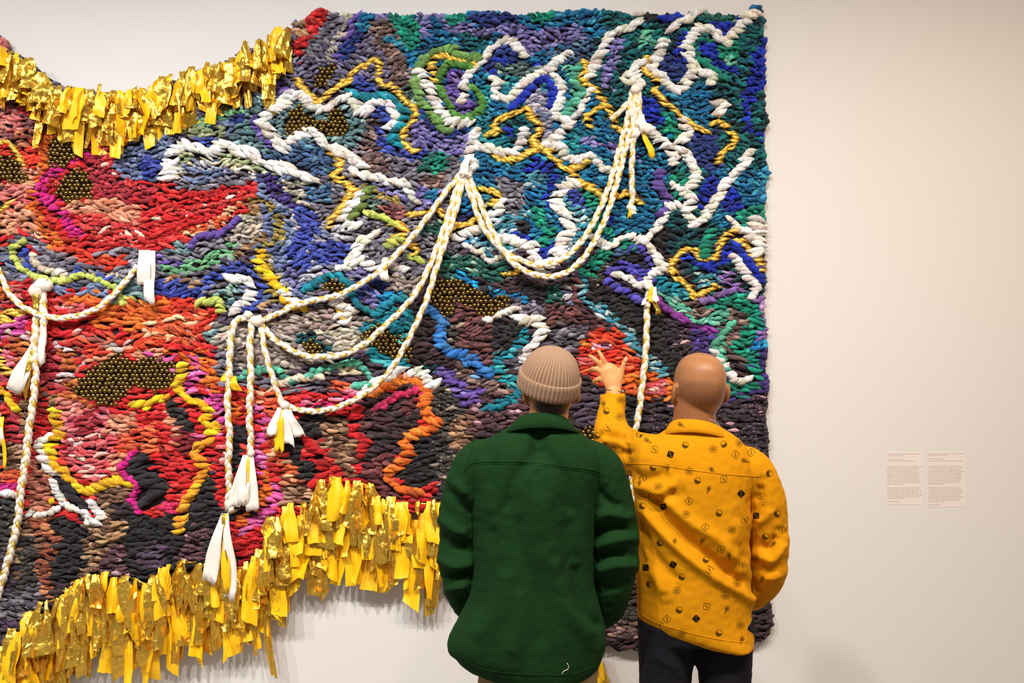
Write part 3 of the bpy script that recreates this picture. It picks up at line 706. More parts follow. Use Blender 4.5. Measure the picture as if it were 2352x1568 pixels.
OUTLINE = [(-60, 40), (-20, 70), (12, 98), (12, 118), (40, 124), (64, 136), (100, 172), (160, 205), (220, 212), (270, 222), (330, 212), (400, 188),
 (450, 168), (520, 148), (560, 122), (620, 100), (676, 80), (678, 52), (700, 50), (720, 30), (742, 22), (770, 32), (900, 38), (1050, 36), (1110, 28), (1190, 38),
 (1340, 26), (1460, 36), (1600, 36), (1710, 38), (1728, 22), (1746, 20), (1750, 40), (1754, 90), (1755, 240), (1760, 270), (1754, 320), (1757, 370), (1764, 405), (1756, 430),
 (1754, 560), (1758, 640), (1752, 680), (1760, 800), (1757, 850), (1765, 876), (1758, 940), (1762, 1010), (1758, 1200), (1760, 1300), (1768, 1385), (1771, 1440), (1755, 1462),
 (1728, 1466), (1600, 1480), (1500, 1488), (1450, 1489), (1420, 1497), (1395, 1478), (1330, 1454), (1250, 1354), (1150, 1244), (1080, 1184), (1010, 1169), (960, 1176), (900, 1166),
 (850, 1136), (800, 1124), (750, 1142), (700, 1189), (650, 1209), (620, 1269), (560, 1316), (520, 1312), (470, 1308), (380, 1319), (330, 1349), (270, 1334), (200, 1349),
 (150, 1379), (90, 1412), (40, 1479), (-10, 1490), (-60, 1520)]
def parse(t, head):
    out = []
    for ln in t.strip().split('\n'):
        a = ln.split(); out.append(a[:head] + [np.array([[float(q) for q in s.split(',')] for s in a[head:]])])
    return out
def inside(poly, X):
    p = np.asarray(poly, float); x, y = X[:, 0], X[:, 1]; r = np.zeros(len(X), bool); j = len(p) - 1
    for i in range(len(p)):
        c = (p[i, 1] > y) != (p[j, 1] > y)
        if p[i, 1] != p[j, 1]:
            r ^= c & (x < (p[j, 0] - p[i, 0]) * (y - p[i, 1]) / (p[j, 1] - p[i, 1]) + p[i, 0])
        j = i
    return r
def dist_line(pl, X):
    d = np.full(len(X), 1e9)
    for a, b in zip(pl[:-1], pl[1:]):
        ab = b - a; t = np.clip(((X - a) @ ab) / max(1e-9, ab @ ab), 0, 1)
        d = np.minimum(d, np.linalg.norm(X - (a + t[:, None] * ab), axis=1))
    return d
def wob(X, s, k=0):
    """smooth pseudo-noise -1..1"""
    r = np.random.default_rng(100 + k); v = np.zeros(len(X))
    for i in range(5):
        a = r.uniform(0, 6.28); f = r.uniform(.6, 1.6) / s
        v += np.sin((X[:, 0] * math.cos(a) + X[:, 1] * math.sin(a)) * f * 6.28 + r.uniform(0, 6.28))
    return v / 3.0

areas = parse(AREAS, 1); lines = parse(LINES, 2); beads = [r[0] for r in parse(BEADS, 0)]
WIDER = {'W': 1.36, 'G': 1.5, 'C': 1.3, 'Y': 1.25, 'M': 1.25}
lines = [(c, float(wd) * WIDER.get(c, 1.25 if not c.startswith('*') else 1.1), catmull(pl, 6.0)) for c, wd, pl in lines if not c.startswith('*G')]
laid = [l for l in lines if not l[0].startswith('*')]

def field_code(X):
    """colour code of the weave at each point; -1 beads, -2 under a laid line"""
    code = np.full(len(X), 'pl', dtype=object)
    Xw = X + np.stack([wob(X, 60, 1), wob(X, 60, 2)], 1) * 4
    for c, pl in areas: code[inside(pl, Xw)] = c
    for c, wd, pl in lines:
        if c.startswith('*'): code[dist_line(pl, Xw) < wd / 2] = c[1:]
    return code

# strands: x, y, length, thickness, angle, lift (all in frame pixels), code, owner
ST = []
rows_y = np.arange(20, 1500, 5.3)
for ry in rows_y:
    x = -64.0
    while x < 1775:
        long_ = 1.0 + 0.55 * min(1, max(0, (ry - 560) / 350)) + (0.35 if x < 420 and 430 < ry < 800 else 0)
        L = random.gauss(22, 5.5) * long_; L = max(12, min(54, L))
        ST.append((x + L * .45, ry + random.gauss(0, 2.0), L, random.uniform(6.4, 10.4) * (1 + .22 * (long_ - 1)), 0.0)); x += L * (0.66 - .08 * (long_ > 1.3))
ST = np.array(ST)
X = ST[:, :2].copy(); X[:, 1] += wob(X, 260, 5) * 14
ok = inside(OUTLINE, X) & inside(OUTLINE, X + np.stack([ST[:, 2] * .34, 0 * ST[:, 2]], 1))
for bd in beads: ok &= ~inside(bd, X)
dl = np.full(len(X), 1e9)
for c, wd, pl in laid: dl = np.minimum(dl, dist_line(pl, X) - wd * 0.36)
ok &= dl > 0
ST, X = ST[ok], X[ok]
ang = wob(X, 150, 8) * 0.34 + np.sign(wob(X, 60, 9)) * 0.27 + RNG.normal(0, .14, len(X))
ang *= 1.0 - 0.45 * np.clip((X[:, 1] - 700) / 300, 0, 1)
f_code = field_code(X)
strands = [dict(x=X[i, 0], y=X[i, 1], L=ST[i, 2], w=ST[i, 3], a=ang[i], lift=RNG.uniform(-2, 7), c=f_code[i], own=-1) for i in range(len(X))]
for li, (c, wd, pl) in enumerate(laid):
    q = catmull(pl, 9.0 if c != 'G' else 6.5)
    t = np.gradient(q, axis=0); t /= np.linalg.norm(t, axis=1)[:, None] + 1e-9
    for i in range(len(q)):
        tx, ty = t[i]
        if tx < 0 or (abs(tx) < .2 and ty < 0): tx, ty = -tx, -ty
        steep = abs(ty)
        lean = 0.34 * (1 if ty <= 0 else -1)
        # where the line climbs the strands lie across it; where it runs level they twist along it like rope
        a = (-0.22 if ty < 0 else 0.22) * (0.3 + 0.7 * steep) + (1 - steep) * (0.74 if c != 'G' else 0.48) * (-1 if li % 2 else 1)
        L = wd * (1.14 if steep > .5 else 1.22) * RNG.uniform(.85, 1.18)
        if not inside(OUTLINE, np.array([[q[i, 0], q[i, 1] + 6]]))[0]: continue
        if q[i, 0] > 1650: q[i, 0] = min(q[i, 0], 1761 - L / 2)
        strands.append(dict(x=q[i, 0] + RNG.normal(0, 1.2), y=q[i, 1] + RNG.normal(0, .8), L=L,
            w=(RNG.uniform(11.5, 16.5) if c != 'G' else RNG.uniform(7, 10.5)), a=a + RNG.normal(0, .12), lift=RNG.uniform(4, 9), c=c, own=li))
# strands that round off the outer edge
edge = np.vstack([np.stack([np.full(146, -57.0), np.arange(60, 1520, 10.0)], 1), catmull(np.array(OUTLINE[0:4], float), 7), catmull(np.array(OUTLINE[0:4], float), 7) + np.array([-3, 14]), catmull(np.array(OUTLINE[16:56], float), 10)])
ecode = field_code(np.stack([edge[:, 0] - 6 * (edge[:, 0] > 1700), edge[:, 1] + 10], 1))
for i, e in enumerate(edge):
    vert = e[0] > 1735 or e[0] < -50
    strands.append(dict(x=e[0] - (5 if vert else 0), y=e[1] + (0 if vert else 5), L=RNG.uniform(16, 24), w=RNG.uniform(13, 18),
        a=(RNG.normal(1.2, .35) if vert else RNG.normal(0, .35)), lift=RNG.uniform(-6, 1), c=ecode[i], own=-1))

# one strand: a lumpy spindle, 6 rings of 6
NS, NR = 8, 6
tt = np.linspace(-1, 1, NR); rr = np.array([.14, .74, 1.0, .98, .70, .12])
th = np.arange(NS) / NS * 2 * math.pi
TQ = np.array([[i * NS + k, i * NS + (k + 1) % NS, (i + 1) * NS + (k + 1) % NS, (i + 1) * NS + k] for i in range(NR - 1) for k in range(NS)])
def strand_mesh(name, ss):
    n = len(ss); g = lambda k: np.array([s[k] for s in ss], float)
    L, wd, a, lift = g('L'), g('w'), g('a'), g('lift')
    bend = RNG.normal(0, .11, n) * L; tw = RNG.uniform(0, 6.28, n); twist = RNG.normal(0, .8, n)
    lump = 1 + RNG.normal(0, .10, (n, NR, NS)) + RNG.normal(0, .07, (n, NR, 1)) + 0.16 * (np.arange(NS) % 2 * 2 - 1)[None, None, :]
    u = tt[None, :, None] * (L / 2)[:, None, None] + np.zeros((n, NR, NS))
    r = rr[None, :, None] * (wd / 2)[:, None, None] * lump
    tht = th[None, None, :] + tw[:, None, None] + twist[:, None, None] * tt[None, :, None]
    v = r * np.cos(tht) + (bend[:, None] * (1 - tt[None, :] ** 2))[:, :, None]
    d = r * np.sin(tht) * 0.95 + (lift[:, None] + 4.5 * (1 - tt[None, :] ** 2))[:, :, None]
    ca_, sa_ = np.cos(a)[:, None, None], np.sin(a)[:, None, None]
    px = g('x')[:, None, None] + u * ca_ - v * sa_; py = g('y')[:, None, None] + u * sa_ + v * ca_
    V = np.stack([(px - 1176) * TS, TY - d * TS, CAMZ - (py - 784) * TS], -1).reshape(-1, 3)
    Q = (TQ[None] + (np.arange(n) * NR * NS)[:, None, None]).reshape(-1, 4)
    gold = np.array([s['c'] == 'G' for s in ss])
    me = np_mesh(name, V, Q, True, np.repeat(gold.astype(int), len(TQ)))
    c1 = np.zeros((n, 3)); c2 = np.zeros((n, 4))
    for i, s in enumerate(ss):
        pal = PAL.get(s['c']) or ('E8A824', 'E8A824', 0, 'E8A824', 0)
        m = np.array(lin(pal[3] if RNG.random() < (.15 if s['c'] in ('bp', 'bx', 'ps', 'pl', 'rw') else .5) * pal[4] * (s['own'] < 0) else pal[1] if RNG.random() < pal[2] else pal[0])) * 1.07 * RNG.choice([.62, .8, .95, 1.1, 1.25, 1.4], p=[.1, .2, .25, .2, .15, .1])
        c1[i] = np.clip(m * (1 + RNG.normal(0, .05, 3)), 0, .92); c2[i, :3] = lin(pal[3]); c2[i, 3] = pal[4] * RNG.uniform(.5, 1.7)
    set_col(me, 'Col', np.repeat(c1, NR * NS, 0)); set_col(me, 'Spk', np.repeat(np.clip(c2, 0, 1), NR * NS, 0))
    me.materials.append(M_YARN); me.materials.append(M_GYARN)
    return me

tap = empty('tapestry', P(880, 784, -0.01), label='huge shaped woven tapestry of knotted coloured yarn with gold fringe hanging on wall', category='tapestry')
# backing cloth with a real thickness
bm = bmesh.new()
vs = [bm.verts.new(P(x, y, -0.032)) for x, y in OUTLINE]; fc = bm.faces.new(vs); fc.normal_update()
bmesh.ops.triangulate(bm, faces=[fc])
ex = bmesh.ops.extrude_face_region(bm, geom=bm.faces[:])
for v in [g for g in ex['geom'] if isinstance(g, bmesh.types.BMVert)]: v.co.y = -0.002
bmesh.ops.recalc_face_normals(bm, faces=bm.faces[:])
me = bpy.data.meshes.new('backing'); bm.to_mesh(me); bm.free(); child('backing', me, tap, M_BACK)
LINE_NAME = {'W': 'white_yarn_line', 'G': 'gold_yarn_line', 'Y': 'yellow_yarn_line', 'M': 'mustard_yarn_line', 'C': 'cream_yarn_line',
 'tl': 'teal_yarn_line', 'bl': 'royal_blue_yarn_line', 'cb': 'cobalt_yarn_line', 'gn': 'emerald_yarn_line', 'mi': 'mint_yarn_line', 'lm': 'lime_yarn_line',
 'gg': 'green_yarn_line', 'gf': 'green_yarn_line', 'og': 'olive_yarn_line', 'pu': 'purple_yarn_line', 'pm': 'plum_yarn_line', 'pb': 'violet_yarn_line', 'mv': 'mauve_yarn_line',
 'ml': 'pink_yarn_line', 'mg': 'magenta_yarn_line', 'mc': 'crimson_yarn_line', 'or': 'orange_yarn_line', 'rd': 'red_yarn_line', 'bk': 'black_yarn_line', 'bs': 'blue_yarn_line', 'ts': 'speckled_blue_yarn_line'}
base = [s for s in strands if s['own'] < 0]
# the 300 strands that show largest are parts of their own
def hidden(s): return (1000 < s['x'] < 1800 and s['y'] > 980)
vis = sorted([s for s in base if not hidden(s) and 0 < s['x'] < 1755], key=lambda s: -s['L'] * s['w'])
big = vis[:300]; bigset = set(id(s) for s in big)
child('yarn_strands', strand_mesh('yarn_strands', [s for s in base if id(s) not in bigset]), tap, kind='stuff')
for s in big: child('yarn_strand', strand_mesh('yarn_strand', [s]), tap)
for li, (c, wd, pl) in enumerate(laid):
    ss = [s for s in strands if s['own'] == li]
    if ss: child(LINE_NAME.get(c, 'yarn_line'), strand_mesh('yarn_line', ss), tap, kind='stuff')

# ---- bead clusters
bm = bmesh.new(); bmesh.ops.create_icosphere(bm, subdivisions=2, radius=5.6 * TS)
ME_BEAD = bpy.data.meshes.new('bead'); bm.to_mesh(ME_BEAD); bm.free()
ME_BEAD.polygons.foreach_set('use_smooth', [True] * len(ME_BEAD.polygons)); ME_BEAD.materials.append(M_BEAD)
allb = []
for bi, bd in enumerate(beads):
    cl = catmull(np.vstack([bd, bd[:1]]), 8)
    me = mesh('bead_ground', [P(x, y, -0.040) for x, y in bd] + [P(x, y, -0.03) for x, y in bd],
              [list(range(len(bd)))] + [[i, (i + 1) % len(bd), len(bd) + (i + 1) % len(bd), len(bd) + i] for i in range(len(bd))], False)
    o = child('bead_cluster', me, tap, M_BACK)
    x0, y0 = bd.min(0); x1, y1 = bd.max(0)
    G = []; yy = y0; k = 0
    while yy < y1 + 4:
        xx = x0 + (k % 2) * 5.3
        while xx < x1 + 4:
            G.append((xx + RNG.normal(0, .9), yy + RNG.normal(0, .9))); xx += 10.6
        yy += 9.3; k += 1
    G = np.array(G)
    for g in G[inside(bd, G) | (dist_line(np.vstack([bd, bd[:1]]), G) < 3.0)]:
        allb.append((bi, o, P(g[0], g[1], -0.040 - RNG.uniform(.004, .012))))
random.shuffle(allb)
shown = set()
for i, (bi, o, p) in enumerate([t for t in allb if t[0] in (0, 3, 5, 9)][:300]):
    b_ = child('bead', ME_BEAD, o); b_.matrix_parent_inverse = b_.matrix_parent_inverse @ Matrix.Translation(p); shown.add(tuple(p))
bv = np.empty(len(ME_BEAD.vertices) * 3, np.float32); ME_BEAD.vertices.foreach_get('co', bv); bv = bv.reshape(-1, 3)
bf = np.array([list(p.vertices) for p in ME_BEAD.polygons])
for bi in range(len(beads)):
    rest = [t for t in allb if t[0] == bi and tuple(t[2]) not in shown]
    if not rest: continue
    V = np.vstack([bv + np.array(t[2]) for t in rest]); Q = np.vstack([bf + i * len(bv) for i in range(len(rest))])
    child('beads', np_mesh('beads', V, Q), rest[0][1], M_BEAD, kind='stuff')

# ------------------------------------------------------------------ braided cords
def tube(path, r, n=6, flat=1.0):
    """closed tube along path (m x 3 array, metres); r a number or an array"""
    p = np.asarray(path, float); m = len(p); r = np.zeros(m) + r
    t = np.gradient(p, axis=0); t /= np.linalg.norm(t, axis=1)[:, None] + 1e-12
    ref = np.array([0., 1., 0.]); a = np.cross(t, ref); a /= np.linalg.norm(a, axis=1)[:, None] + 1e-12; b = np.cross(a, t)
    th = np.arange(n) / n * 2 * math.pi
    V = p[:, None, :] + (np.cos(th)[None, :, None] * a[:, None, :] + flat * np.sin(th)[None, :, None] * b[:, None, :]) * r[:, None, None]
    Q = [[i * n + k, i * n + (k + 1) % n, (i + 1) * n + (k + 1) % n, (i + 1) * n + k] for i in range(m - 1) for k in range(n)]
    if n == 6: Q += [[0, 5, 4, 3], [0, 3, 2, 1]] + [[(m - 1) * n + k for k in q] for q in ((0, 1, 2, 3), (0, 3, 4, 5))]
    return V.reshape(-1, 3), np.array(Q)

def ribbon(name, top, length, w0, w1, lean, parent, mat, y0=-0.075, curl=0.3, seed=0, ragged=True, out=0.02):
    """a hanging strip of torn cloth: top (px), length px, widths px, lean px at the bottom; two-faced thin box"""
    r = np.random.default_rng(seed); nu, nv = 5, 9
    u = np.linspace(-1, 1, nu)[None, :]; v = np.linspace(0, 1, nv)[:, None]
    wd = (w0 + (w1 - w0) * np.minimum(1, v * 1.6)) / 2
    x = top[0] + lean * v ** 1.2 + u * wd + 2.0 * np.sin(v * 5 + seed)
    ln = length * (1 + (r.normal(0, .05, (1, nu)) if ragged else 0))
    yy = top[1] + ln * v
    ph = r.uniform(0, 6.28)
    d = 0.012 * np.sin(u * 2.6 + ph) * np.minimum(1, v * 2) * curl + out * np.sin(v * 2.2) + 0.006 * np.sin(v * 7 + ph)
    y = y0 - d
    A = np.stack([(x - 1176) * TS, y + 0 * x, CAMZ - (yy - 784) * TS], -1).reshape(-1, 3)
    B = A + np.array([0, 0.0012, 0]); N = nu * nv
    Q = [[i * nu + k, (i + 1) * nu + k, (i + 1) * nu + k + 1, i * nu + k + 1] for i in range(nv - 1) for k in range(nu - 1)]
    Q = np.array(Q); Q2 = Q[:, ::-1] + N
    rim = [i for i in range(nu)] + [i * nu + nu - 1 for i in range(1, nv)] + [(nv - 1) * nu + k for k in range(nu - 2, -1, -1)] + [i * nu for i in range(nv - 2, 0, -1)]
    Q3 = np.array([[rim[i], rim[(i + 1) % len(rim)], rim[(i + 1) % len(rim)] + N, rim[i] + N] for i in range(len(rim))])
    return child(name, np_mesh(name, np.vstack([A, B]), np.vstack([Q, Q2, Q3])), parent, mat)

def braid(root, pts, sag=0.03, width=14.0, y0=-0.062, knots=True):
    """three strands plaited along a hanging line given in frame pixels"""
    q = catmull(np.array(pts, float), 3.0); m = len(q); s = np.arange(m) * 3.0
    t = np.gradient(q, axis=0); t /= np.linalg.norm(t, axis=1)[:, None]; nrm = np.stack([-t[:, 1], t[:, 0]], 1)
    f = np.linspace(0, 1, m); off = y0 - sag * np.sin(f * math.pi)
    for k, (nm, mt) in enumerate((('white_strand', M_ROPE), ('white_strand', M_ROPE), ('gold_strand', M_GYARN))):
        ph = s / 46.0 * 2 * math.pi + k * 2.094
        lat = np.sin(ph) * width * 0.22; dep = np.sin(2 * ph) * width * 0.15
        c = q + nrm * lat[:, None]
        P3 = np.stack([(c[:, 0] - 1176) * TS, off - dep * TS, CAMZ - (c[:, 1] - 784) * TS], 1)
        rad = (0.33 if k < 2 else 0.27) * width * TS * (1 + 0.12 * np.sin(s / 9.0 + k))
        V, Q = tube(P3, rad); child(nm, np_mesh(nm, V, Q), root, mt)
def knot(root, x, y, r=13, y0=-0.075):
    bm = bmesh.new(); bmesh.ops.create_icosphere(bm, subdivisions=2, radius=r * TS)
    for v in bm.verts:
        v.co *= 1 + 0.16 * math.sin(v.co.x * 900 + v.co.z * 700 + x); v.co.y *= .8
        v.co += P(x, y, y0)
    me = bpy.data.meshes.new('knot'); bm.to_mesh(me); bm.free(); me.polygons.foreach_set('use_smooth', [True] * len(me.polygons))
    child('knot', me, root, M_ROPE)
def cord(x, y, label):
    return empty('braided_cord', P(x, y, -0.06), label=label, category='cord', group='braided cords looped over the tapestry')

c = cord(1455, 215, 'white and gold braided cord, upper swag between centre knot and right hand bunch')
braid(c, [(1062, 398), (1082, 450), (1108, 520), (1150, 572), (1196, 600), (1240, 612), (1290, 598), (1335, 555), (1372, 490), (1400, 420), (1422, 340), (1440, 270), (1450, 212)], .035)
c = cord(1468, 215, 'white and gold braided cord, lower swag hanging closest above the dark band')
braid(c, [(1072, 398), (1098, 455), (1125, 520), (1160, 585), (1200, 622), (1252, 638), (1300, 628), (1345, 585), (1385, 510), (1412, 430), (1432, 350), (1452, 280), (1460, 210)], .05)
c = cord(1458, 280, 'short white and gold braided cord with three hanging ends under right hand bunch')
braid(c, [(1458, 200), (1454, 270), (1450, 340), (1448, 400), (1450, 450), (1446, 482)], .02, 14)
braid(c, [(1462, 205), (1466, 250), (1464, 280)], .01, 14); braid(c, [(1442, 240), (1420, 262), (1402, 280)], .01, 13)
ribbon('white_ribbon', (1470, 268), 46, 12, 22, 8, c, M_RIB, seed=3); ribbon('gold_ribbon', (1476, 306), 62, 10, 15, 16, c, M_YEL, seed=4)
ribbon('white_ribbon', (1464, 290), 34, 10, 16, -12, c, M_RIB, seed=5); ribbon('gold_ribbon', (1442, 478), 26, 7, 9, 1, c, M_YEL, seed=6); ribbon('white_ribbon', (1448, 474), 22, 8, 12, 6, c, M_RIB, seed=7)
knot(c, 1460, 206, 12); knot(c, 1465, 284, 12); knot(c, 1452, 262, 10); knot(c, 1447, 476, 8)
c = cord(1050, 400, 'longest white and gold braided cord running down left from centre knot')
braid(c, [(1062, 400), (1028, 440), (998, 482), (960, 535), (920, 582), (880, 622), (830, 655), (780, 680), (730, 690), (680, 704), (640, 722), (600, 738)], .03)
ribbon('white_ribbon', (886, 596), 54, 13, 20, 2, c, M_RIB, seed=8); knot(c, 886, 598, 9)
knot(c, 1064, 398, 10); knot(c, 1076, 402, 8); ribbon('white_ribbon', (1076, 366), 40, 12, 20, -12, c, M_RIB, seed=9)
c = cord(1055, 410, 'white and gold braided cord, middle loop dipping past the small bead clusters')
braid(c, [(1060, 404), (1040, 470), (1016, 545), (992, 610), (962, 670), (925, 715), (890, 748), (850, 785), (800, 812), (750, 818), (705, 815), (660, 795), (628, 772), (604, 742)], .05)
c = cord(1060, 415, 'white and gold braided cord, lowest loop ending in a short torn tassel')
braid(c, [(1066, 406), (1050, 480), (1028, 550), (1004, 625), (984, 690), (960, 745), (938, 790), (905, 845), (860, 890), (810, 920), (760, 938), (710, 942), (655, 930)], .06)
braid(c, [(604, 748), (614, 800), (628, 850), (642, 895), (654, 932)], .02)
knot(c, 655, 930, 11)
for i, (dx, l, w0, w1, le, mt) in enumerate(((-6, 60, 9, 22, -14, M_RIB), (2, 96, 9, 22, -6, M_YEL), (10, 86, 9, 26, 8, M_RIB), (18, 66, 9, 26, 26, M_RIB))):
    ribbon('white_ribbon' if mt is M_RIB else 'gold_ribbon', (652 + dx, 934), l, w0, w1, le, c, mt, seed=20 + i)
c = cord(580, 735, 'middle braided cord below the lower left knot, ending in a wide white tassel')
braid(c, [(584, 738), (580, 790), (583, 850), (582, 910), (580, 960), (582, 1010), (577, 1044)], .02, 16)
knot(c, 577, 1040, 9)
for i, (dx, l, w0, w1, le, mt) in enumerate(((-8, 118, 8, 36, -26, M_RIB), (0, 104, 6, 9, -6, M_YEL), (5, 122, 8, 30, 8, M_RIB), (-2, 112, 8, 26, -8, M_RIB))):
    ribbon('white_ribbon' if mt is M_RIB else 'gold_ribbon', (578 + dx, 1042), l, w0, w1, le, c, mt, seed=30 + i)
c = cord(545, 745, 'leftmost braided cord below the lower left knot, its tassel reaching the gold fringe')
braid(c, [(596, 736), (565, 730), (544, 744), (536, 790), (534, 860), (531, 930), (535, 1000), (531, 1060), (533, 1110), (529, 1165)], .02, 16)
knot(c, 530, 1168, 10); knot(c, 590, 736, 14); knot(c, 570, 722, 10)
for i, (dx, l, w0, w1, le, mt) in enumerate(((-4, 156, 8, 34, -28, M_RIB), (4, 176, 7, 20, 2, M_YEL), (8, 188, 7, 30, 8, M_RIB), (0, 168, 6, 16, 4, M_FOIL))):
    ribbon('white_ribbon' if mt is M_RIB else 'gold_ribbon', (530 + dx, 1170), l, w0, w1, le, c, mt, seed=40 + i, y0=-0.125)
ribbon('gold_ribbon', (542, 862), 34, 6, 22, 14, c, M_YEL, seed=45); ribbon('gold_ribbon', (530, 852), 22, 6, 14, -8, c, M_YEL, seed=46)
c = cord(95, 720, 'white and gold braided cord on the red area, curving up to a white bow')
braid(c, [(-14, 590), (10, 625), (26, 662), (52, 694), (88, 716), (125, 728), (165, 730), (205, 722), (245, 702), (285, 662), (322, 612)], .025, 14)
ribbon('white_ribbon', (340, 576), 80, 26, 30, 6, c, M_RIB, seed=50); ribbon('white_ribbon', (352, 578), 118, 26, 24, 6, c, M_RIB, seed=51); knot(c, 328, 606, 8)
c = cord(95, 660, 'white and gold braided cord hanging at far left with an open white tassel')
braid(c, [(104, 650), (100, 690), (95, 730), (92, 790), (97, 850), (92, 920), (82, 985), (76, 1050), (66, 1110), (57, 1180), (40, 1250), (22, 1310), (2, 1372)], .03, 18)
braid(c, [(106, 655), (114, 720), (110, 780), (104, 830)], .02, 17)
ribbon('gold_ribbon', (100, 664), 48, 14, 14, -2, c, M_FOIL, seed=52); ribbon('white_ribbon', (108, 640), 30, 20, 26, 4, c, M_RIB, seed=53); knot(c, 84, 668, 17); knot(c, 108, 656, 13)
for i, (x0, l, w0, w1, le, mt) in enumerate(((92, 110, 8, 40, -42, M_RIB), (92, 125, 7, 16, -20, M_FOIL), (112, 130, 10, 16, 2, M_RIB))):
    ribbon('white_ribbon' if mt is M_RIB else 'gold_ribbon', (x0, 785 if i < 2 else 700), l, w0, w1, le, c, mt, seed=54 + i, y0=-0.08)
c = cord(10, 940, 'torn white and gold tassel at the left edge of the picture')
braid(c, [(-20, 900), (-8, 930), (8, 955)], .01, 15)
for i, (x0, l, w0, w1, le, mt) in enumerate(((8, 66, 14, 34, 2, M_RIB), (20, 118, 8, 9, 8, M_YEL), (2, 50, 10, 26, -6, M_RIB))):
    ribbon('white_ribbon' if mt is M_RIB else 'gold_ribbon', (x0, 955), l, w0, w1, le, c, mt, seed=60 + i)
c = cord(1492, 660, 'white and gold braided cord hanging straight down between the two visitors')
braid(c, [(1490, 668), (1484, 700), (1482, 740), (1480, 790), (1476, 840), (1470, 890), (1464, 940), (1454, 995), (1450, 1070), (1448, 1150)], .03, 15)
knot(c, 1487, 700, 9); knot(c, 1492, 660, 9)
for i, (x0, y_, l, w0, w1, le, mt) in enumerate(((1489, 656, 40, 8, 10, 2, M_YEL), (1497, 660, 34, 10, 16, 4, M_RIB), (1482, 684, 18, 8, 10, -12, M_RIB), (1502, 690, 34, 12, 13, 4, M_FOIL))):
    ribbon('white_ribbon' if mt is M_RIB else 'gold_ribbon', (x0, y_), l, w0, w1, le, c, mt, seed=64 + i)

# ------------------------------------------------------------------ gold fringe
def strip_geo(x, y, L, wd, lean, depth, seed, flip):
    r = np.random.default_rng(seed); nu, nv = 6, 9
    u = np.linspace(-1, 1, nu)[None, :]; v = np.linspace(0, 1, nv)[:, None]
    fold = np.clip((v - 0.0) / 0.10, 0, 1)
    pinch = 0.45 + 0.55 * np.clip((v - .10) / .22, 0, 1)
    tw = r.normal(0, .6) * v + r.normal(0, .35); cup = r.normal(0, 2.0); fo = r.uniform(1.5, 4.5); fk = r.uniform(1.2, 2.6); ph = r.uniform(0, 6.28)
    hw = wd / 2 * pinch * (1 - .08 * v)
    px = x + lean * v + u * hw * np.cos(tw) + r.normal(0, .45, (nv, nu)) * (v > .1) + 3 * np.sin(v * 4 + ph)
    py = y + L * v - 7 * np.exp(-((v - .06) / .05) ** 2) + r.normal(0, .5, (nv, nu)) + (v > .95) * u * r.normal(0, L * .05)
    d = depth + 9 * np.sin(np.minimum(v * 5, 1.6)) + u * hw * np.sin(tw) * .8 + cup * 3 * (1 - u ** 2) + fo * np.sin(u * fk * 3 + ph + v * 2) + 5 * np.sin(v * r.uniform(3, 8) + ph) * v + 12 * v * r.uniform(-.6, 1) + r.normal(0, .9, (nv, nu))
    d = np.maximum(d, depth * .4)
    V = np.stack([(px - 1176) * TS, TY - 0.008 - d * TS, CAMZ - (py - 784) * TS], -1).reshape(-1, 3)
    Q = np.array([[i * nu + k, (i + 1) * nu + k, (i + 1) * nu + k + 1, i * nu + k + 1] for i in range(nv - 1) for k in range(nu - 1)])
    return V, Q

def fringe(path, layers, tier, density, Lmin, Lmax, wmin, wmax, n_own, seed, clip=None):
    r = random.Random(seed); q = catmull(np.array(path, float), density)
    fr_pts = [P(a, b + 7, -0.040) for a, b in catmull(np.array(path, float), 10)]
    V, Q = tube(np.array(fr_pts), 4 * TS); fr = child('gold_fringe', np_mesh('gold_fringe', V, Q), tap, M_FOIL)
    items = []
    for ly in range(layers):
        for (x, y) in q:
            if r.random() < .12: continue
            L = r.uniform(Lmin, Lmax) * (1.0 + .22 * (layers - 1 - ly) / max(1, layers - 1)); wd = r.uniform(wmin, wmax)
            if r.random() < .08: L *= 1.3
            items.append((x + r.gauss(0, 5), y + r.gauss(0, 6) + (layers - 1 - ly) * tier * r.uniform(.7, 1.2), L, wd, r.gauss(0, 9), 3 + ly * 8 + r.uniform(0, 5), r.random()))
    items = [(strip_geo(a, b, L, wd, le, dp, seed * 1000 + i, k), k, L * wd * (1 if 0 < a < 1010 else 0) * (0.3 + dp / 20)) for i, (a, b, L, wd, le, dp, k) in enumerate(items)]
    items.sort(key=lambda t: -t[2])
    for (Vg, Qg), k, a in items[:n_own]:
        child('foil_strip', np_mesh('foil_strip', Vg, Qg, True), fr, M_FOIL if k < .62 else M_YEL)
    for lo, hi, mt, nm in ((0, .62, M_FOIL, 'foil_strips'), (.62, 2, M_YEL, 'yellow_strips')):
        rest = [t for t in items[n_own:] if lo <= t[1] < hi]
        if not rest: continue
        Vs = np.vstack([t[0][0] for t in rest]); Qs = np.vstack([t[0][1] + i * 54 for i, t in enumerate(rest)])
        child(nm, np_mesh(nm, Vs, Qs), fr, mt, kind='stuff')
fringe([(-60, 60), (-10, 112), (30, 122), (62, 140), (104, 178), (150, 205), (200, 208), (250, 220), (300, 222), (340, 208), (400, 186), (450, 164), (520, 146), (570, 116), (620, 98), (662, 74)],
       3, 20, 11.0, 42, 78, 20, 44, 120, 3)
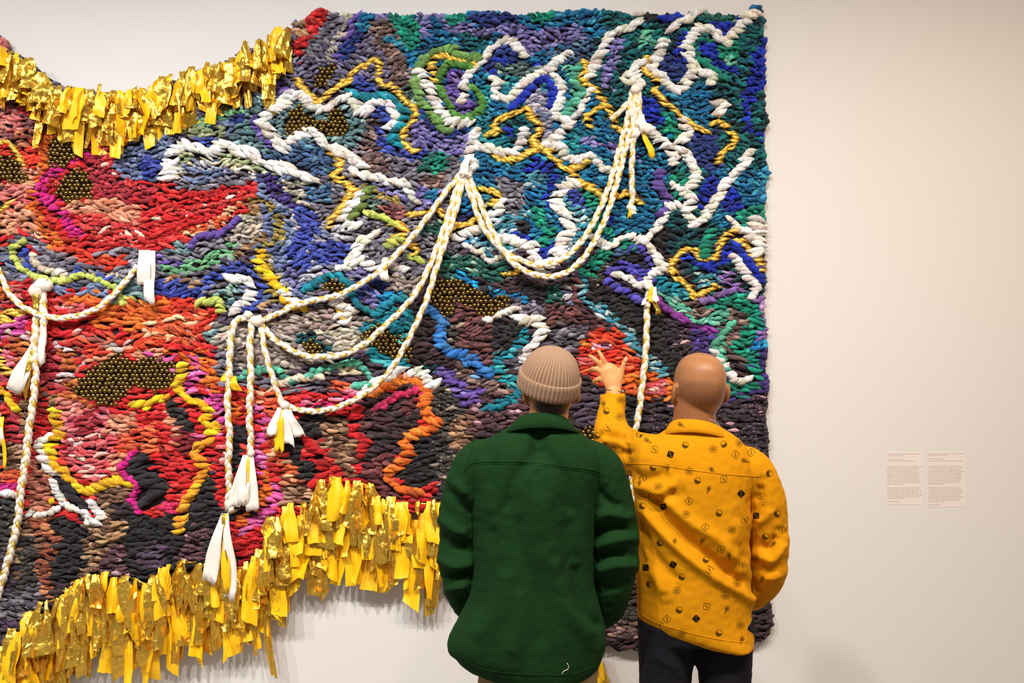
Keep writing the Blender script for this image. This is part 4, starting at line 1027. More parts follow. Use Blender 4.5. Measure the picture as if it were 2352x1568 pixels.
fringe([(-60, 1525), (-10, 1490), (30, 1470), (70, 1420), (95, 1385), (150, 1358), (195, 1326), (250, 1312), (300, 1318), (345, 1336), (385, 1296), (440, 1284), (500, 1284), (560, 1296), (610, 1258),
        (640, 1196), (665, 1160), (720, 1150), (752, 1104), (800, 1096), (845, 1108), (870, 1138), (930, 1146), (985, 1150), (1030, 1140), (1080, 1165), (1150, 1225), (1250, 1335), (1330, 1440), (1378, 1480)],
       4, 34, 11.5, 52, 112, 17, 46, 180, 4)

# ------------------------------------------------------------------ visitors
def grid_tube(rings, n=28):
    """closed loft: rings of (centre, axis a, axis b) with radii inside the axes"""
    th = np.arange(n) / n * 2 * math.pi; V = []
    for c, a, b in rings:
        V.append(np.asarray(c)[None] + np.cos(th)[:, None] * np.asarray(a)[None] + np.sin(th)[:, None] * np.asarray(b)[None])
    V = np.vstack(V); m = len(rings)
    Fc = [[i * n + k, i * n + (k + 1) % n, (i + 1) * n + (k + 1) % n, (i + 1) * n + k] for i in range(m - 1) for k in range(n)]
    Fc += [list(range(n))[::-1], [(m - 1) * n + k for k in range(n)]]
    return V, Fc
def stack(rows):
    """upright loft: rows of (x, y, z, half width, half depth)"""
    d = np.array(rows, float); s = np.arange(len(d)); e = catmull(d, 1e9) if False else d
    u = np.linspace(0, len(d) - 1, (len(d) - 1) * 4 + 1)
    q = catmull_u(d, u)
    return grid_tube([((r[0], r[1], r[2]), (r[3], 0, 0), (0, r[4], 0)) for r in q])
def catmull_u(p, u):
    q = np.vstack([2 * p[0] - p[1], p, 2 * p[-1] - p[-2]]); out = []
    for x in u:
        i = min(int(x), len(p) - 2); t = x - i; a, b, c, d = q[i:i + 4]
        out.append(0.5 * (2 * b + (c - a) * t + (2 * a - 5 * b + 4 * c - d) * t * t + (3 * b - a - 3 * c + d) * t ** 3))
    return np.array(out)
def limb(pts, n=20):
    """tapered limb: rows of (x, y, z, radius[, second radius])"""
    d = np.array([list(r) + ([r[3]] if len(r) == 4 else []) for r in pts], float)
    q = catmull_u(d, np.linspace(0, len(d) - 1, (len(d) - 1) * 5 + 1))
    t = np.gradient(q[:, :3], axis=0); t /= np.linalg.norm(t, axis=1)[:, None] + 1e-9
    rings = []
    a = np.cross(t[0], [0, 1, 0.01]); a /= np.linalg.norm(a)
    for i in range(len(q)):
        a = a - t[i] * (a @ t[i]); a /= np.linalg.norm(a); b = np.cross(t[i], a)
        rings.append((q[i, :3], a * q[i, 3], b * q[i, 4]))
    # rounded ends
    r0, r1 = rings[0], rings[-1]
    rings = [(r0[0] - t[0] * q[0, 3] * .6, r0[1] * .5, r0[2] * .5)] + rings + [(r1[0] + t[-1] * q[-1, 3] * .6, r1[1] * .5, r1[2] * .5)]
    return grid_tube(rings, n)
def ball(c, rx, ry, rz, rot=None):
    rows = []
    for k in range(9):
        f = -math.pi / 2 + math.pi * k / 8; f = max(-1.5, min(1.5, f))
        rows.append(((0, 0, math.sin(f) * rz), (math.cos(f) * rx, 0, 0), (0, math.cos(f) * ry, 0)))
    V, Fc = grid_tube(rows, 16)
    if rot is not None: V = V @ np.array(rot).T
    return V + np.array(c), Fc
def fuse(parts, voxel, smooth=4, factor=.5):
    """one continuous skin grown over overlapping lofts"""
    V, Fc, o = [], [], 0
    for v, f in parts:
        V.append(v); Fc += [[i + o for i in q] for q in f]; o += len(v)
    me = bpy.data.meshes.new('tmp'); me.from_pydata(np.vstack(V).tolist(), [], Fc)
    bm = bmesh.new(); bm.from_mesh(me); bmesh.ops.recalc_face_normals(bm, faces=bm.faces[:]); bm.to_mesh(me); bm.free()
    o_ = bpy.data.objects.new('tmp', me); COL.objects.link(o_)
    m = o_.modifiers.new('r', 'REMESH'); m.mode = 'VOXEL'; m.voxel_size = voxel; m.use_smooth_shade = True
    m2 = o_.modifiers.new('s', 'SMOOTH'); m2.iterations = smooth; m2.factor = factor
    dg = bpy.context.evaluated_depsgraph_get(); dg.update()
    res = bpy.data.meshes.new_from_object(o_.evaluated_get(dg)); bpy.data.objects.remove(o_); bpy.data.meshes.remove(me)
    return res
def get_v(me):
    v = np.empty(len(me.vertices) * 3, np.float32); me.vertices.foreach_get('co', v); return v.reshape(-1, 3).astype(float)
def get_n(me):
    v = np.empty(len(me.vertices) * 3, np.float32); me.vertices.foreach_get('normal', v); return v.reshape(-1, 3).astype(float)
def put_v(me, v):
    me.vertices.foreach_set('co', np.ascontiguousarray(v, np.float32).ravel()); me.update()
def folds(me, y, strokes, noise_amp=0.0):
    """cloth folds: ridges (+) and valleys (-) along lines drawn on the back of the garment"""
    v, n = get_v(me), get_n(me); d = (v[:, 1] - CAMY) / F
    X = np.stack([1176 + v[:, 0] / d, 784 - (v[:, 2] - CAMZ) / d], 1)
    back = np.clip(-n[:, 1] * 1.6 + .35, 0, 1); h = np.zeros(len(v))
    for amp, wd, pl in strokes:
        q = catmull(np.array(pl, float), 5.0); dd = dist_line(q, X)
        e = np.minimum(np.linalg.norm(X - q[0], axis=1), np.linalg.norm(X - q[-1], axis=1))
        end = np.clip(e / (wd * 1.3), 0.3, 1) if len(pl) > 1 else 1
        h += amp * np.exp(-(dd / wd) ** 2) * end
    h *= back
    if noise_amp:
        A = np.stack([v[:, 0] + v[:, 1] * .6, v[:, 2]], 1)
        h += noise_amp * wob(A, .11, 31) * .6 + noise_amp * wob(A, .045, 32) * .4
    put_v(me, v + n * h[:, None])
def cut_collar(*a): pass

def prs(rows, y, dy=0.0):
    """rows (px centre, py, half width px, half depth m[, y shift]) -> metre rows at depth y"""
    s = (y - CAMY) / F; out = []
    for r in rows:
        p = P(r[0], r[1], y); out.append((p.x, y + (r[4] if len(r) > 4 else 0) + dy, p.z, r[2] * s, r[3]))
    return out
def plimb(rows, y):
    """rows (px, py, dy, radius px): a limb whose points lie at depth y + dy"""
    out = []
    for px, py, dy, r in rows:
        p = P(px, py, y + dy); out.append((p.x, p.y, p.z, r * (y + dy - CAMY) / F))
    return out

SKIN = {}
def skin_mat(name, col):
    m, nt, b = new_mat(name, col, 0.46, spec=0.45)
    ca = nd(nt, 'ShaderNodeVertexColor', layer_name='Col'); nt.links.new(ca.outputs['Color'], b.inputs['Base Color'])
    b.inputs['Subsurface Weight'].default_value = 0.08; b.inputs['Subsurface Radius'].default_value = (.01, .004, .002)
    n = noise(nt, 420, 3.0); bump(nt, b, n.outputs['Fac'], 0.08, 0.001)
    return m
def head_parts(cx, cy, top, hw, hd, s=1.0, yaw=0.0, pitch=0.0):
    """skull, jaw, face and ears round a head whose crown is at height top; the face looks along +y before turning"""
    H = 0.235 * s; parts = []
    rows = []
    for f, wx, dp, yc in ((0, .30, .30, -.004), (.05, .62, .62, -.004), (.14, .86, .86, -.002), (.28, .99, .99, 0), (.42, 1.0, 1.02, 0), (.56, .97, .98, .004),
                          (.68, .90, .88, .012), (.80, .76, .72, .024), (.92, .54, .50, .040), (1.0, .34, .30, .050)):
        rows.append((0, yc * s, -f * H, hw * wx, hd * dp))
    parts.append(stack(rows))
    fy = hd
    parts.append(limb([(0, fy * .93, -.40 * H, .008), (0, fy * 1.04, -.50 * H, .011), (0, fy * 1.13, -.60 * H, .016)], 12))          # nose
    for sx in (-1, 1):
        parts.append(ball((sx * .018, fy * 1.04, -.605 * H), .011, .012, .009))                                                       # nostril wing
        parts.append(limb([(sx * .012, fy * .97, -.405 * H, .009), (sx * .034, fy * .93, -.395 * H, .010), (sx * .055, fy * .76, -.42 * H, .008)], 10))  # brow
        parts.append(ball((sx * .045, fy * .80, -.57 * H), .020, .018, .018))                                                          # cheek
        er = Euler((0, 0, sx * .35)).to_matrix()
        parts.append(ball((sx * (hw + .008), -.004, -.53 * H), .010, .021, .034, er)); parts.append(ball((sx * (hw + .013), -.016, -.50 * H), .006, .009, .026, er))
        parts.append(ball((sx * (hw + .005), .006, -.64 * H), .008, .010, .013, er))
    parts.append(ball((0, fy * .99, -.735 * H), .024, .012, .007)); parts.append(ball((0, fy * .985, -.765 * H), .021, .012, .007))   # lips
    parts.append(ball((0, fy * .90, -.90 * H), .026, .020, .020))                                                                      # chin
    R = np.array((Matrix.Rotation(yaw, 3, 'Z') @ Matrix.Rotation(pitch, 3, 'X')))
    piv = np.array([0, -.01, -.75 * H])
    return [((v - piv) @ R.T + piv + np.array([cx, cy, top]), f) for v, f in parts], (lambda p: (np.array(p) - piv) @ R.T + piv + np.array([cx, cy, top]), H)

def eyes(fn, H, fy, parent):
    M, nt, b = new_mat('eye', (.8, .78, .74), .15)
    for sx in (-1, 1):
        v, f = ball((0, 0, 0), .0115, .0115, .0115); v = v + fn((sx * .031, fy * .86, -.465 * H))
        child('eye', mesh('eye', v, f), parent, M)

def hand(wrist, rot, s=1.0, curl=.35, mirror=1):
    """relaxed hand: palm, four curled fingers, thumb; local +z from wrist to fingertips, palm towards -y"""
    parts = []
    parts.append(limb([(0, 0, -.02, .027, .020), (0, 0, .03, .036, .016), (0, 0, .075, .040, .014), (0, 0, .092, .038, .012)], 16))
    for k, (x, l, r) in enumerate(((-.030, .070, .0085), (-.010, .080, .0092), (.011, .075, .0088), (.030, .058, .0078))):
        p = [(x, 0, .085, r * 1.1)]; a = 0.0; z, y_ = .085, 0.0
        for j, fl in enumerate((.48, .30, .22)):
            a += curl * (1.0 + .5 * j); z += l * fl * math.cos(a); y_ -= l * fl * math.sin(a)
            p.append((x * (1 + .05 * j), y_, z, r * (1 - .08 * j)))
        parts.append(limb(p, 10))
    parts.append(limb([(-.026, -.006, .015, .014), (-.046, -.014, .042, .012), (-.055, -.024, .068, .0105), (-.056, -.034, .090, .0085)], 10))
    R = np.array(rot) @ np.diag([mirror * s, s, s])
    return [(v @ R.T + np.array(wrist), f) for v, f in parts]

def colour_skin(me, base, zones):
    """skin tint with real hair and stubble, and light painted on a hand: zones (centre, radii, colour, strength)"""
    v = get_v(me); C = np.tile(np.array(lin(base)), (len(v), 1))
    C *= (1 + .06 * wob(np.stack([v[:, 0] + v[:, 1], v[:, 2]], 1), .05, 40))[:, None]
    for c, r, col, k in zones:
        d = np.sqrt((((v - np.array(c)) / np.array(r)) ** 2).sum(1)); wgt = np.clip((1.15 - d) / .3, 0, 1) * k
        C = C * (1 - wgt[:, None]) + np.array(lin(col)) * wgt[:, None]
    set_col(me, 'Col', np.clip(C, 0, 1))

def shoe(parent, x, y, mat, sole):
    V, Fc = grid_tube([((x, y + a, .012 + h), (wd, 0, 0), (0, 0, h)) for a, wd, h in ((-.085, .02, .03), (-.075, .036, .045), (-.03, .038, .055), (.04, .042, .045), (.11, .046, .032), (.17, .038, .024), (.19, .018, .014))], 18)
    child('shoe', fuse([(V, Fc)], .008, 3), parent, mat)
    V, Fc = grid_tube([((x, y + a, .011), (wd, 0, 0), (0, 0, .011)) for a, wd in ((-.09, .028), (-.07, .040), (.02, .042), (.11, .050), (.17, .042), (.197, .018))], 14)
    child('shoe_sole', mesh('shoe_sole', V, Fc, False), parent, sole)

def cloth_mat(name, hexc, amt=.10, weave=900, fuzz=.3, rough=.9):
    m, nt, b = new_mat(name, lin(hexc), rough, sheen=fuzz, spec=.15)
    b.inputs['Sheen Tint'].default_value = (*[min(1, c * 2 + .03) for c in lin(hexc)], 1)
    vary(nt, b, lin(hexc), amt, 160, 4.0); n = noise(nt, weave, 2.0); bump(nt, b, n.outputs['Fac'], .35, .0012)
    return m
M_GREEN = cloth_mat('green_wool', '123414', .16, 700, .15)
M_SHIRT = cloth_mat('mustard_corduroy', 'D48E05', .06, 600, .1)
M_KHAKI = cloth_mat('khaki_cotton', '8E7A55', .08, 900, .1)
M_NAVY = cloth_mat('dark_navy_cotton', '1B1A22', .12, 900, .15)
M_KNIT = cloth_mat('taupe_knit', 'A0826A', .12, 600, .4)
M_SHOE, _, _ = new_mat('dark_leather', (.03, .025, .02), .4)
M_SOLE, _, _ = new_mat('pale_rubber', (.5, .48, .44), .7)
M_THREAD, _, _ = new_mat('pale_thread', lin('D8D4B0'), .8)
M_INK, _, _ = new_mat('black_print', lin('1E160C'), .85, spec=.1); M_INK2, _, _ = new_mat('brown_print', lin('50380C'), .85, spec=.1)
M_SKIN1 = skin_mat('skin_fair', lin('C08458')); M_SKIN2 = skin_mat('skin_brown', lin('9A6A46'))
M_METAL, _, _ = new_mat('silver', (.7, .68, .64), .25, 1.0); M_BCORD, _, _ = new_mat('thin_brown_cord', (.10, .05, .03), .6)

def project(bvh, pts, y0, off):
    """lay frame-pixel points on the back of a garment"""
    out = []
    for px, py in pts:
        p = P(px, py, y0); d = (p - Vector((0, CAMY, CAMZ))).normalized(); o = p - d * 1.0
        hs_ = [h for h in (q_.ray_cast(o, d) for q_ in (bvh if isinstance(bvh, list) else [bvh])) if h[0] is not None]
        h = min(hs_, key=lambda z: z[3]) if hs_ else None
        out.append(h[0] + h[1] * off if h else None)
    return out
def bvh_of(me): 
    v = get_v(me); return BVHTree.FromPolygons([tuple(x) for x in v], [tuple(p.vertices) for p in me.polygons])
def seam(name, bvh, pts, y0, r, parent, mat, off=.0004):
    q = [p for p in project(bvh, catmull(np.array(pts, float), 4.0), y0, off) if p is not None]
    if len(q) < 4: return
    V, Q = tube(np.array([tuple(p) for p in q]), r); child(name, np_mesh(name, V, Q), parent, mat)
def ring_cloth(name, rows, parent, mat, n=96, th=(0, 2 * math.pi), solid=.004):
    """collar or cuff: rows of functions angle -> point, swept round and given cloth thickness"""
    A = np.linspace(th[0], th[1], n); V = np.array([[f(a) for a in A] for f in rows]); m = len(rows)
    Q = [[i * n + k, i * n + k + 1, (i + 1) * n + k + 1, (i + 1) * n + k] for i in range(m - 1) for k in range(n - 1)]
    me = np_mesh(name, V.reshape(-1, 3), np.array(Q)); o = child(name, me, parent, mat)
    bm = bmesh.new(); bm.from_mesh(me); bmesh.ops.recalc_face_normals(bm, faces=bm.faces[:]); bmesh.ops.solidify(bm, geom=bm.faces[:], thickness=solid); bm.to_mesh(me); bm.free()
    me.polygons.foreach_set('use_smooth', [True] * len(me.polygons)); return o

# ---- visitor in the green jacket
YG = -1.17; sG = (YG - CAMY) / F
p0 = P(1235, 784, YG)
man = empty('person', (p0.x, YG, 0), label='person in green wool jacket and ribbed taupe beanie, back to us, hands in front', category='person', group='visitors looking at the tapestry')
hc = P(1266, 795, YG)
hp, (fn, H) = head_parts(hc.x, YG + .012, hc.z - .024, .070, .090, .95, .05, .10)
body = hp + [stack([(hc.x - .012, YG + .015, 1.30, .085, .075), (hc.x - .008, YG + .008, 1.50, .062, .062), (hc.x - .004, YG + .006, 1.58, .060, .062), (hc.x, YG + .01, 1.66, .062, .070)])]
x0 = p0.x
body += [stack([(x0, YG, .86, .150, .095), (x0, YG, .98, .145, .080), (x0, YG + .01, 1.12, .145, .082), (x0, YG + .015, 1.28, .135, .080), (x0, YG + .01, 1.38, .12, .075), (x0, YG, 1.46, .08, .06)])]
for sx in (-1, 1):
    body.append(limb([(x0 + sx * .13, YG + .03, 1.37, .040), (x0 + sx * .215, YG + .035, 1.24, .032), (x0 + sx * .235, YG + .035, 1.10, .028), (x0 + sx * .20, YG + .10, 1.00, .034), (x0 + sx * .13, YG + .19, .96, .026)]))
    R = Matrix(((0, 0, -sx * .85), (0, 1, .5), (1, 0, -.15))).to_3x3(); R = Matrix([R.row[0].normalized(), R.row[1].normalized(), R.row[2].normalized()])
    zax = Vector((-sx * .85, .40, -.2)).normalized(); yax = (-Vector((0, 1, .1)) - zax * zax.dot(-Vector((0, 1, .1)))).normalized(); xax = yax.cross(zax)
    Rm = Matrix((xax, yax, zax)).transposed()
    body += hand((x0 + sx * .13, YG + .20, .955), Rm, .95, .35, -sx)
    body.append(limb([(x0 + sx * .085, YG, .88, .082), (x0 + sx * .095, YG + .01, .70, .070), (x0 + sx * .10, YG + .015, .50, .052), (x0 + sx * .10, YG, .32, .050), (x0 + sx * .10, YG - .01, .12, .034)]))
me = fuse(body, .005, 3)
nz = fn((0, -.07, -.74 * H))
colour_skin(me, 'BE8252', [((hc.x + .004, YG - .06, 1.570), (.066, .08, .050), '1C120C', .95), ((hc.x, YG + .01, 1.66), (.075, .085, .05), '2E2018', .75)])
bd = child('body', me, man, M_SKIN1); eyes(fn, H, .096, bd)
# jacket
jk = [stack(prs([(1243, 966, 50, .050), (1240, 986, 84, .072), (1238, 1008, 118, .094), (1236, 1038, 148, .112), (1232, 1080, 158, .125), (1227, 1150, 146, .130), (1225, 1250, 140, .130), (1224, 1340, 142, .132),
     (1221, 1400, 160, .138), (1216, 1440, 176, .142), (1210, 1470, 182, .142), (1208, 1500, 180, .140)], YG))]
# rounded tail: the back hem hangs lower than the sides
tail = prs([(1209, 1480, 181, .140), (1213, 1505, 172, .139), (1220, 1528, 156, .136), (1230, 1545, 128, .130), (1236, 1556, 92, .122), (1240, 1561, 60, .116)], YG)
jk.append(stack(tail))
sl1 = [limb(plimb([(1140, 1032, .005, 28), (1096, 1058, .005, 46), (1072, 1110, .008, 49), (1058, 1170, .018, 49), (1054, 1230, .022, 46), (1054, 1290, .024, 47), (1060, 1340, .04, 43), (1080, 1385, .09, 40), (1120, 1415, .15, 34)], YG), 24)]
sl2 = [limb(plimb([(1336, 1034, .005, 30), (1376, 1064, .005, 46), (1396, 1115, .008, 49), (1406, 1170, .018, 53), (1412, 1230, .022, 53), (1413, 1290, .024, 53), (1407, 1340, .04, 48), (1392, 1390, .09, 44), (1350, 1420, .15, 36)], YG), 24)]
jm = fuse(jk, .0065, 5)
FJ = [(-.022, 17, [(1238, 985), (1237, 1020), (1236, 1075)]), (-.013, 15, [(1234, 1010), (1212, 1055), (1180, 1105), (1160, 1180)]), (-.013, 16, [(1240, 1010), (1268, 1055), (1300, 1110), (1318, 1190)]), (-.010, 20, [(1120, 1015), (1126, 1060), (1118, 1130)]),
   (.010, 30, [(1246, 1110), (1244, 1180), (1238, 1260)]), (-.012, 26, [(1300, 1180), (1305, 1260), (1290, 1350)]), (-.013, 26, [(1180, 1170), (1200, 1280), (1235, 1390), (1245, 1500)]), (.015, 26, [(1160, 1290), (1140, 1400), (1085, 1480)]),
   (.016, 20, [(1270, 1270), (1305, 1400), (1370, 1470)]), (-.018, 16, [(1325, 1290), (1345, 1400), (1388, 1450)]), (-.010, 18, [(1130, 1200), (1128, 1330), (1090, 1420)]), (.010, 22, [(1190, 1340), (1190, 1430), (1170, 1520)])]
FS = [(.018, 13, [(1005, 1180), (1045, 1215), (1080, 1225)]), (-.020, 12, [(1005, 1225), (1050, 1255), (1090, 1258)]), (.018, 12, [(1002, 1278), (1050, 1300), (1090, 1290)]), (-.020, 11, [(1020, 1336), (1060, 1318), (1090, 1316)]), (.016, 12, [(1015, 1354), (1055, 1345), (1080, 1350)]), (-.014, 10, [(1020, 1120), (1065, 1160), (1090, 1190)]), (.012, 10, [(1040, 1100), (1075, 1140)]),
   (.018, 14, [(1365, 1190), (1410, 1178), (1455, 1200)]), (-.020, 12, [(1360, 1225), (1405, 1212), (1445, 1205)]), (.018, 13, [(1364, 1262), (1415, 1240), (1470, 1232)]), (-.022, 11, [(1360, 1285), (1400, 1272), (1445, 1278)]), (.018, 13, [(1368, 1312), (1420, 1296), (1470, 1296)]), (-.016, 12, [(1365, 1348), (1410, 1348), (1456, 1330)]), (-.014, 10, [(1370, 1120), (1395, 1150), (1430, 1170)])]
folds(jm, YG, FJ, .0016)
sm1, sm2 = fuse(sl1, .0065, 4), fuse(sl2, .0065, 4)
for q_ in (sm1, sm2): folds(q_, YG, FS, .0022)
jo = child('jacket', jm, man, M_GREEN)
jb = bvh_of(jm); child('sleeve', sm1, jo, M_GREEN); child('sleeve', sm2, jo, M_GREEN); sb1, sb2 = bvh_of(sm1), bvh_of(sm2)
seam('yoke_seam', [jb, sb1, sb2], [(1066, 1078), (1090, 1063), (1160, 1060), (1230, 1063), (1300, 1072), (1360, 1080), (1385, 1090), (1394, 1112)], YG, .0016, jo, M_GREEN)
seam('yoke_seam', [jb, sb1, sb2], [(1066, 1084), (1090, 1068), (1160, 1065), (1230, 1068), (1300, 1077), (1360, 1086), (1382, 1097), (1388, 1112)], YG, .0010, jo, M_GREEN)
seam('armhole_seam', sb1, [(1086, 1030), (1072, 1070), (1078, 1110)], YG, .0018, jo, M_GREEN)
seam('armhole_seam', sb2, [(1422, 1062), (1404, 1085), (1392, 1112)], YG, .0018, jo, M_GREEN)
seam('hem_seam', jb, [(1030, 1480), (1050, 1502), (1100, 1532), (1160, 1545), (1240, 1550), (1310, 1548), (1362, 1530), (1384, 1496)], YG, .0013, jo, M_GREEN)
seam('loose_thread', jb, [(1302, 1522), (1306, 1530), (1303, 1537), (1294, 1541), (1291, 1548)], YG, .0011, jo, M_THREAD, .001)
cc = P(1244, 960, YG)
def crow(rx, ry, zb, zs, cy=0.0):
    return lambda a: (cc.x + rx * math.cos(a), YG + .010 + cy + ry * math.sin(a), cc.z + zb - zs * (1 + math.sin(a)) / 2 * 1.0)
ring_cloth('collar', [crow(.066, .060, -.030, .05), crow(.070, .064, .006, .05), crow(.074, .068, .022, .055), crow(.081, .074, .021, .060), crow(.100, .086, .002, .070), crow(.124, .100, -.020, .078)], jo, M_GREEN, 96, (-math.pi * 1.46, math.pi * .46), .006)
# beanie: ribbed dome and turned-up cuff
bc = P(1265, 861, YG)
Rb = (Matrix.Rotation(math.radians(11), 3, 'Y') @ Matrix.Rotation(math.radians(17), 3, 'X'))
def knit(fr, rows, nrib, amp, nseg=10):
    n = nrib * nseg; V = []
    for rx, ry, z in rows:
        for k in range(n):
            a = 2 * math.pi * k / n; c = (k % nseg) / nseg
            g = 1 - amp * math.exp(-(min(c, 1 - c) / .17) ** 2) + amp * .25 * math.sin(c * math.pi)
            V.append(Rb @ Vector((rx * g * math.cos(a), ry * g * math.sin(a), z)))
    Q = [[i * n + k, i * n + (k + 1) % n, (i + 1) * n + (k + 1) % n, (i + 1) * n + k] for i in range(len(rows) - 1) for k in range(n)]
    return np_mesh(fr, np.array([tuple(v + Vector((bc.x, YG + .012, bc.z))) for v in V]), np.array(Q))
dome = []
for k in range(16):
    f = k / 15; z = -.02 + .106 * math.sin(f * math.pi / 2); r = math.cos(f * math.pi / 2) ** .82
    dome.append((.0905 * r + .0008, .112 * r + .0008, z - (.004 if k == 15 else 0)))
bn_ = child('beanie', knit('beanie', dome, 46, .055), man, M_KNIT)
child('turned_cuff', knit('turned_cuff', [(.086, .107, -.046), (.093, .114, -.051), (.0965, .1175, -.046), (.0975, .1185, -.035), (.0975, .1185, -.012), (.0970, .1180, .000), (.0940, .1150, .004), (.089, .110, -.004)], 46, .030), bn_, M_KNIT)
# trousers and shoes
tr = [stack([(x0, YG, .78, .155, .112), (x0, YG, .84, .165, .115), (x0, YG, .91, .155, .100), (x0, YG, .96, .140, .088)])]
for sx in (-1, 1):
    tr.append(limb([(x0 + sx * .085, YG, .86, .098), (x0 + sx * .095, YG + .01, .70, .088), (x0 + sx * .10, YG + .01, .48, .076), (x0 + sx * .10, YG, .28, .070), (x0 + sx * .10, YG - .005, .09, .064)]))
    shoe(man, x0 + sx * .10, YG - .01, M_SHOE, M_SOLE)
tm = fuse(tr, .009, 3); folds(tm, YG, [], .003); child('trousers', tm, man, M_KHAKI)

# ---- visitor in the mustard shirt, left arm raised
YY = -1.02; sY = (YY - CAMY) / F
p1 = P(1598, 784, YY); x1 = p1.x
man2 = empty('person', (x1, YY, 0), label='bald person in mustard yellow printed shirt raising the left hand to the tapestry', category='person', group='visitors looking at the tapestry')
hc = P(1607, 812, YY)
hp, (fn, H) = head_parts(hc.x, YY + .012, hc.z, .0785, .100, 1.02, .20, .16)
nk = P(1596, 940, YY)
body = hp + [stack([(x1, YY + .015, 1.30, .10, .08), (nk.x, YY + .005, nk.z - .06, .072, .070), (nk.x, YY + .003, nk.z, .066, .068), (nk.x + .006, YY + .008, nk.z + .06, .066, .075), (nk.x + .01, YY + .012, nk.z + .10, .060, .075)])]
body += [stack([(x1, YY, .84, .150, .095), (x1, YY, .96, .140, .080), (x1, YY + .01, 1.10, .140, .082), (x1, YY + .015, 1.26, .128, .080), (x1, YY + .01, 1.35, .12, .075), (x1, YY, 1.43, .08, .06)])]
rw = P(1772, 1350, YY + .05)
body.append(limb([(x1 + .14, YY + .03, 1.33, .040), (x1 + .214, YY + .03, 1.22, .031), (x1 + .228, YY + .03, 1.08, .027), (x1 + .205, YY + .09, .98, .034), (x1 + .15, YY + .19, .95, .026)]))
zax = Vector((-.8, .45, -.2)).normalized(); yax = (-Vector((0, 1, .1)) + zax * zax.dot(Vector((0, 1, .1)))).normalized(); xax = yax.cross(zax)
body += hand((x1 + .15, YY + .20, .945), Matrix((xax, yax, zax)).transposed(), .95, .35, -1)
def q3(px, py, y): p = P(px, py, y); return (p.x, p.y, p.z)
YE, YW = YY + .27, YY + .40        # elbow and wrist of the raised arm
body.append(limb([(x1 - .13, YY + .02, 1.36, .042), (*q3(1432, 1040, YY + .16), .036), (*q3(1402, 1010, YE), .034), (*q3(1404, 950, YW - .05), .036), (*q3(1409, 905, YW - .01), .029, .024)]))
HS = (YW - CAMY) / F
def finger(pts, n=12):
    return limb([(*q3(px, py, YW + dy), r * HS) for px, py, dy, r in pts], n)
fs = [limb([(*q3(1409.5, 905, YW - .01), 18 * HS, 14 * HS), (*q3(1409, 892, YW), 18.5 * HS, 13 * HS), (*q3(1407, 876, YW + .005), 23 * HS, 13 * HS), (*q3(1403, 860, YW + .01), 24.5 * HS, 12 * HS), (*q3(1397, 846, YW + .012), 20 * HS, 10.5 * HS)], 20),
      finger([(1399, 853, .012, 8.2), (1392, 838, .012, 6.3), (1384.5, 823, .006, 5.5), (1378.5, 812, .012, 5.0), (1373.5, 804.5, .022, 4.3)]),
      finger([(1391, 857, .014, 8.4), (1382, 843, .012, 6.4), (1370.5, 829, .004, 5.6), (1360.5, 820, .010, 5.1), (1352.5, 816.5, .022, 4.3)]),
      finger([(1387, 863, .014, 8.0), (1378, 853, .010, 6.6), (1367, 847, .010, 6.2), (1359.5, 848, .028, 5.9), (1358.5, 851, .050, 5.0)]),
      finger([(1390, 875, .014, 8.0), (1378, 870, .014, 6.2), (1370, 872, .018, 5.6), (1365, 876, .032, 5.3), (1365, 879, .048, 4.6)]),
      finger([(1415, 886, .010, 11.0), (1424, 867, .010, 8.6), (1428.5, 850, .006, 6.6), (1432, 836, .004, 5.7), (1436, 828, .004, 5.4), (1439, 821, .006, 4.6)])]
body += fs
for sx in (-1, 1):
    body.append(limb([(x1 + sx * .08, YY, .86, .080), (x1 + sx * .09, YY + .01, .68, .068), (x1 + sx * .095, YY + .015, .48, .052), (x1 + sx * .095, YY, .31, .050), (x1 + sx * .095, YY - .01, .12, .034)]))
me = fuse(body, .0042, 2)
hz = hc.z
wr = q3(1405, 860, YW)
colour_skin(me, 'AA744A', [((hc.x, YY, hz - .19), (.12, .14, .09), '945A34', .6), ((hc.x, YY - .06, hz - .125), (.085, .08, .045), '785038', .5), (wr, (.12, .12, .11), 'DA9C62', 1.0), ((hc.x, YY + .09, hz - .20), (.07, .07, .05), '5C3E28', .5)])  # raised hand zone is lighter: strong lamp light painted into its skin colour
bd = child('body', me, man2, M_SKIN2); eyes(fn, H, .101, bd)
v, f = ball((0, 0, 0), 4.3 * HS, 2.2 * HS, 5.6 * HS, Matrix.Rotation(math.radians(24), 3, 'Y')); child('thumbnail', mesh('thumbnail', v + np.array(q3(1437.2, 826.5, YW + .004 - 4.6 * HS)), f), bd, skin_mat('nail', (.8, .6, .5)))
set_col(bpy.data.objects['thumbnail'].data, 'Col', np.tile(np.array(lin('E0AC88')), (len(v), 1)))
# earring and bracelet
ep = P(1647, 931, YY - .02); th_ = np.linspace(0, 2 * math.pi, 25)
V, Q = tube(np.stack([ep.x + .001 * np.cos(th_), ep.y + .006 * np.cos(th_), ep.z + .008 * np.sin(th_)], 1), .0011); child('hoop_earring', np_mesh('hoop_earring', V, Q), bd, M_METAL)
wc = Vector(q3(1410, 894, YW - .002))
br_ = np.stack([wc.x + 21.0 * HS * np.cos(th_), wc.y + 17.5 * HS * np.sin(th_), wc.z + .004 * np.cos(th_ * 1) * -1.2 + .004 * np.sin(th_)], 1)
V, Q = tube(br_, .0011); bl_ = child('bracelet', np_mesh('bracelet', V, Q), bd, M_BCORD)
v, f = ball((wc.x + .031, wc.y - .012, wc.z - .006), .005, .004, .005); child('bracelet_bead', mesh('bracelet_bead', v, f), bl_, M_METAL)
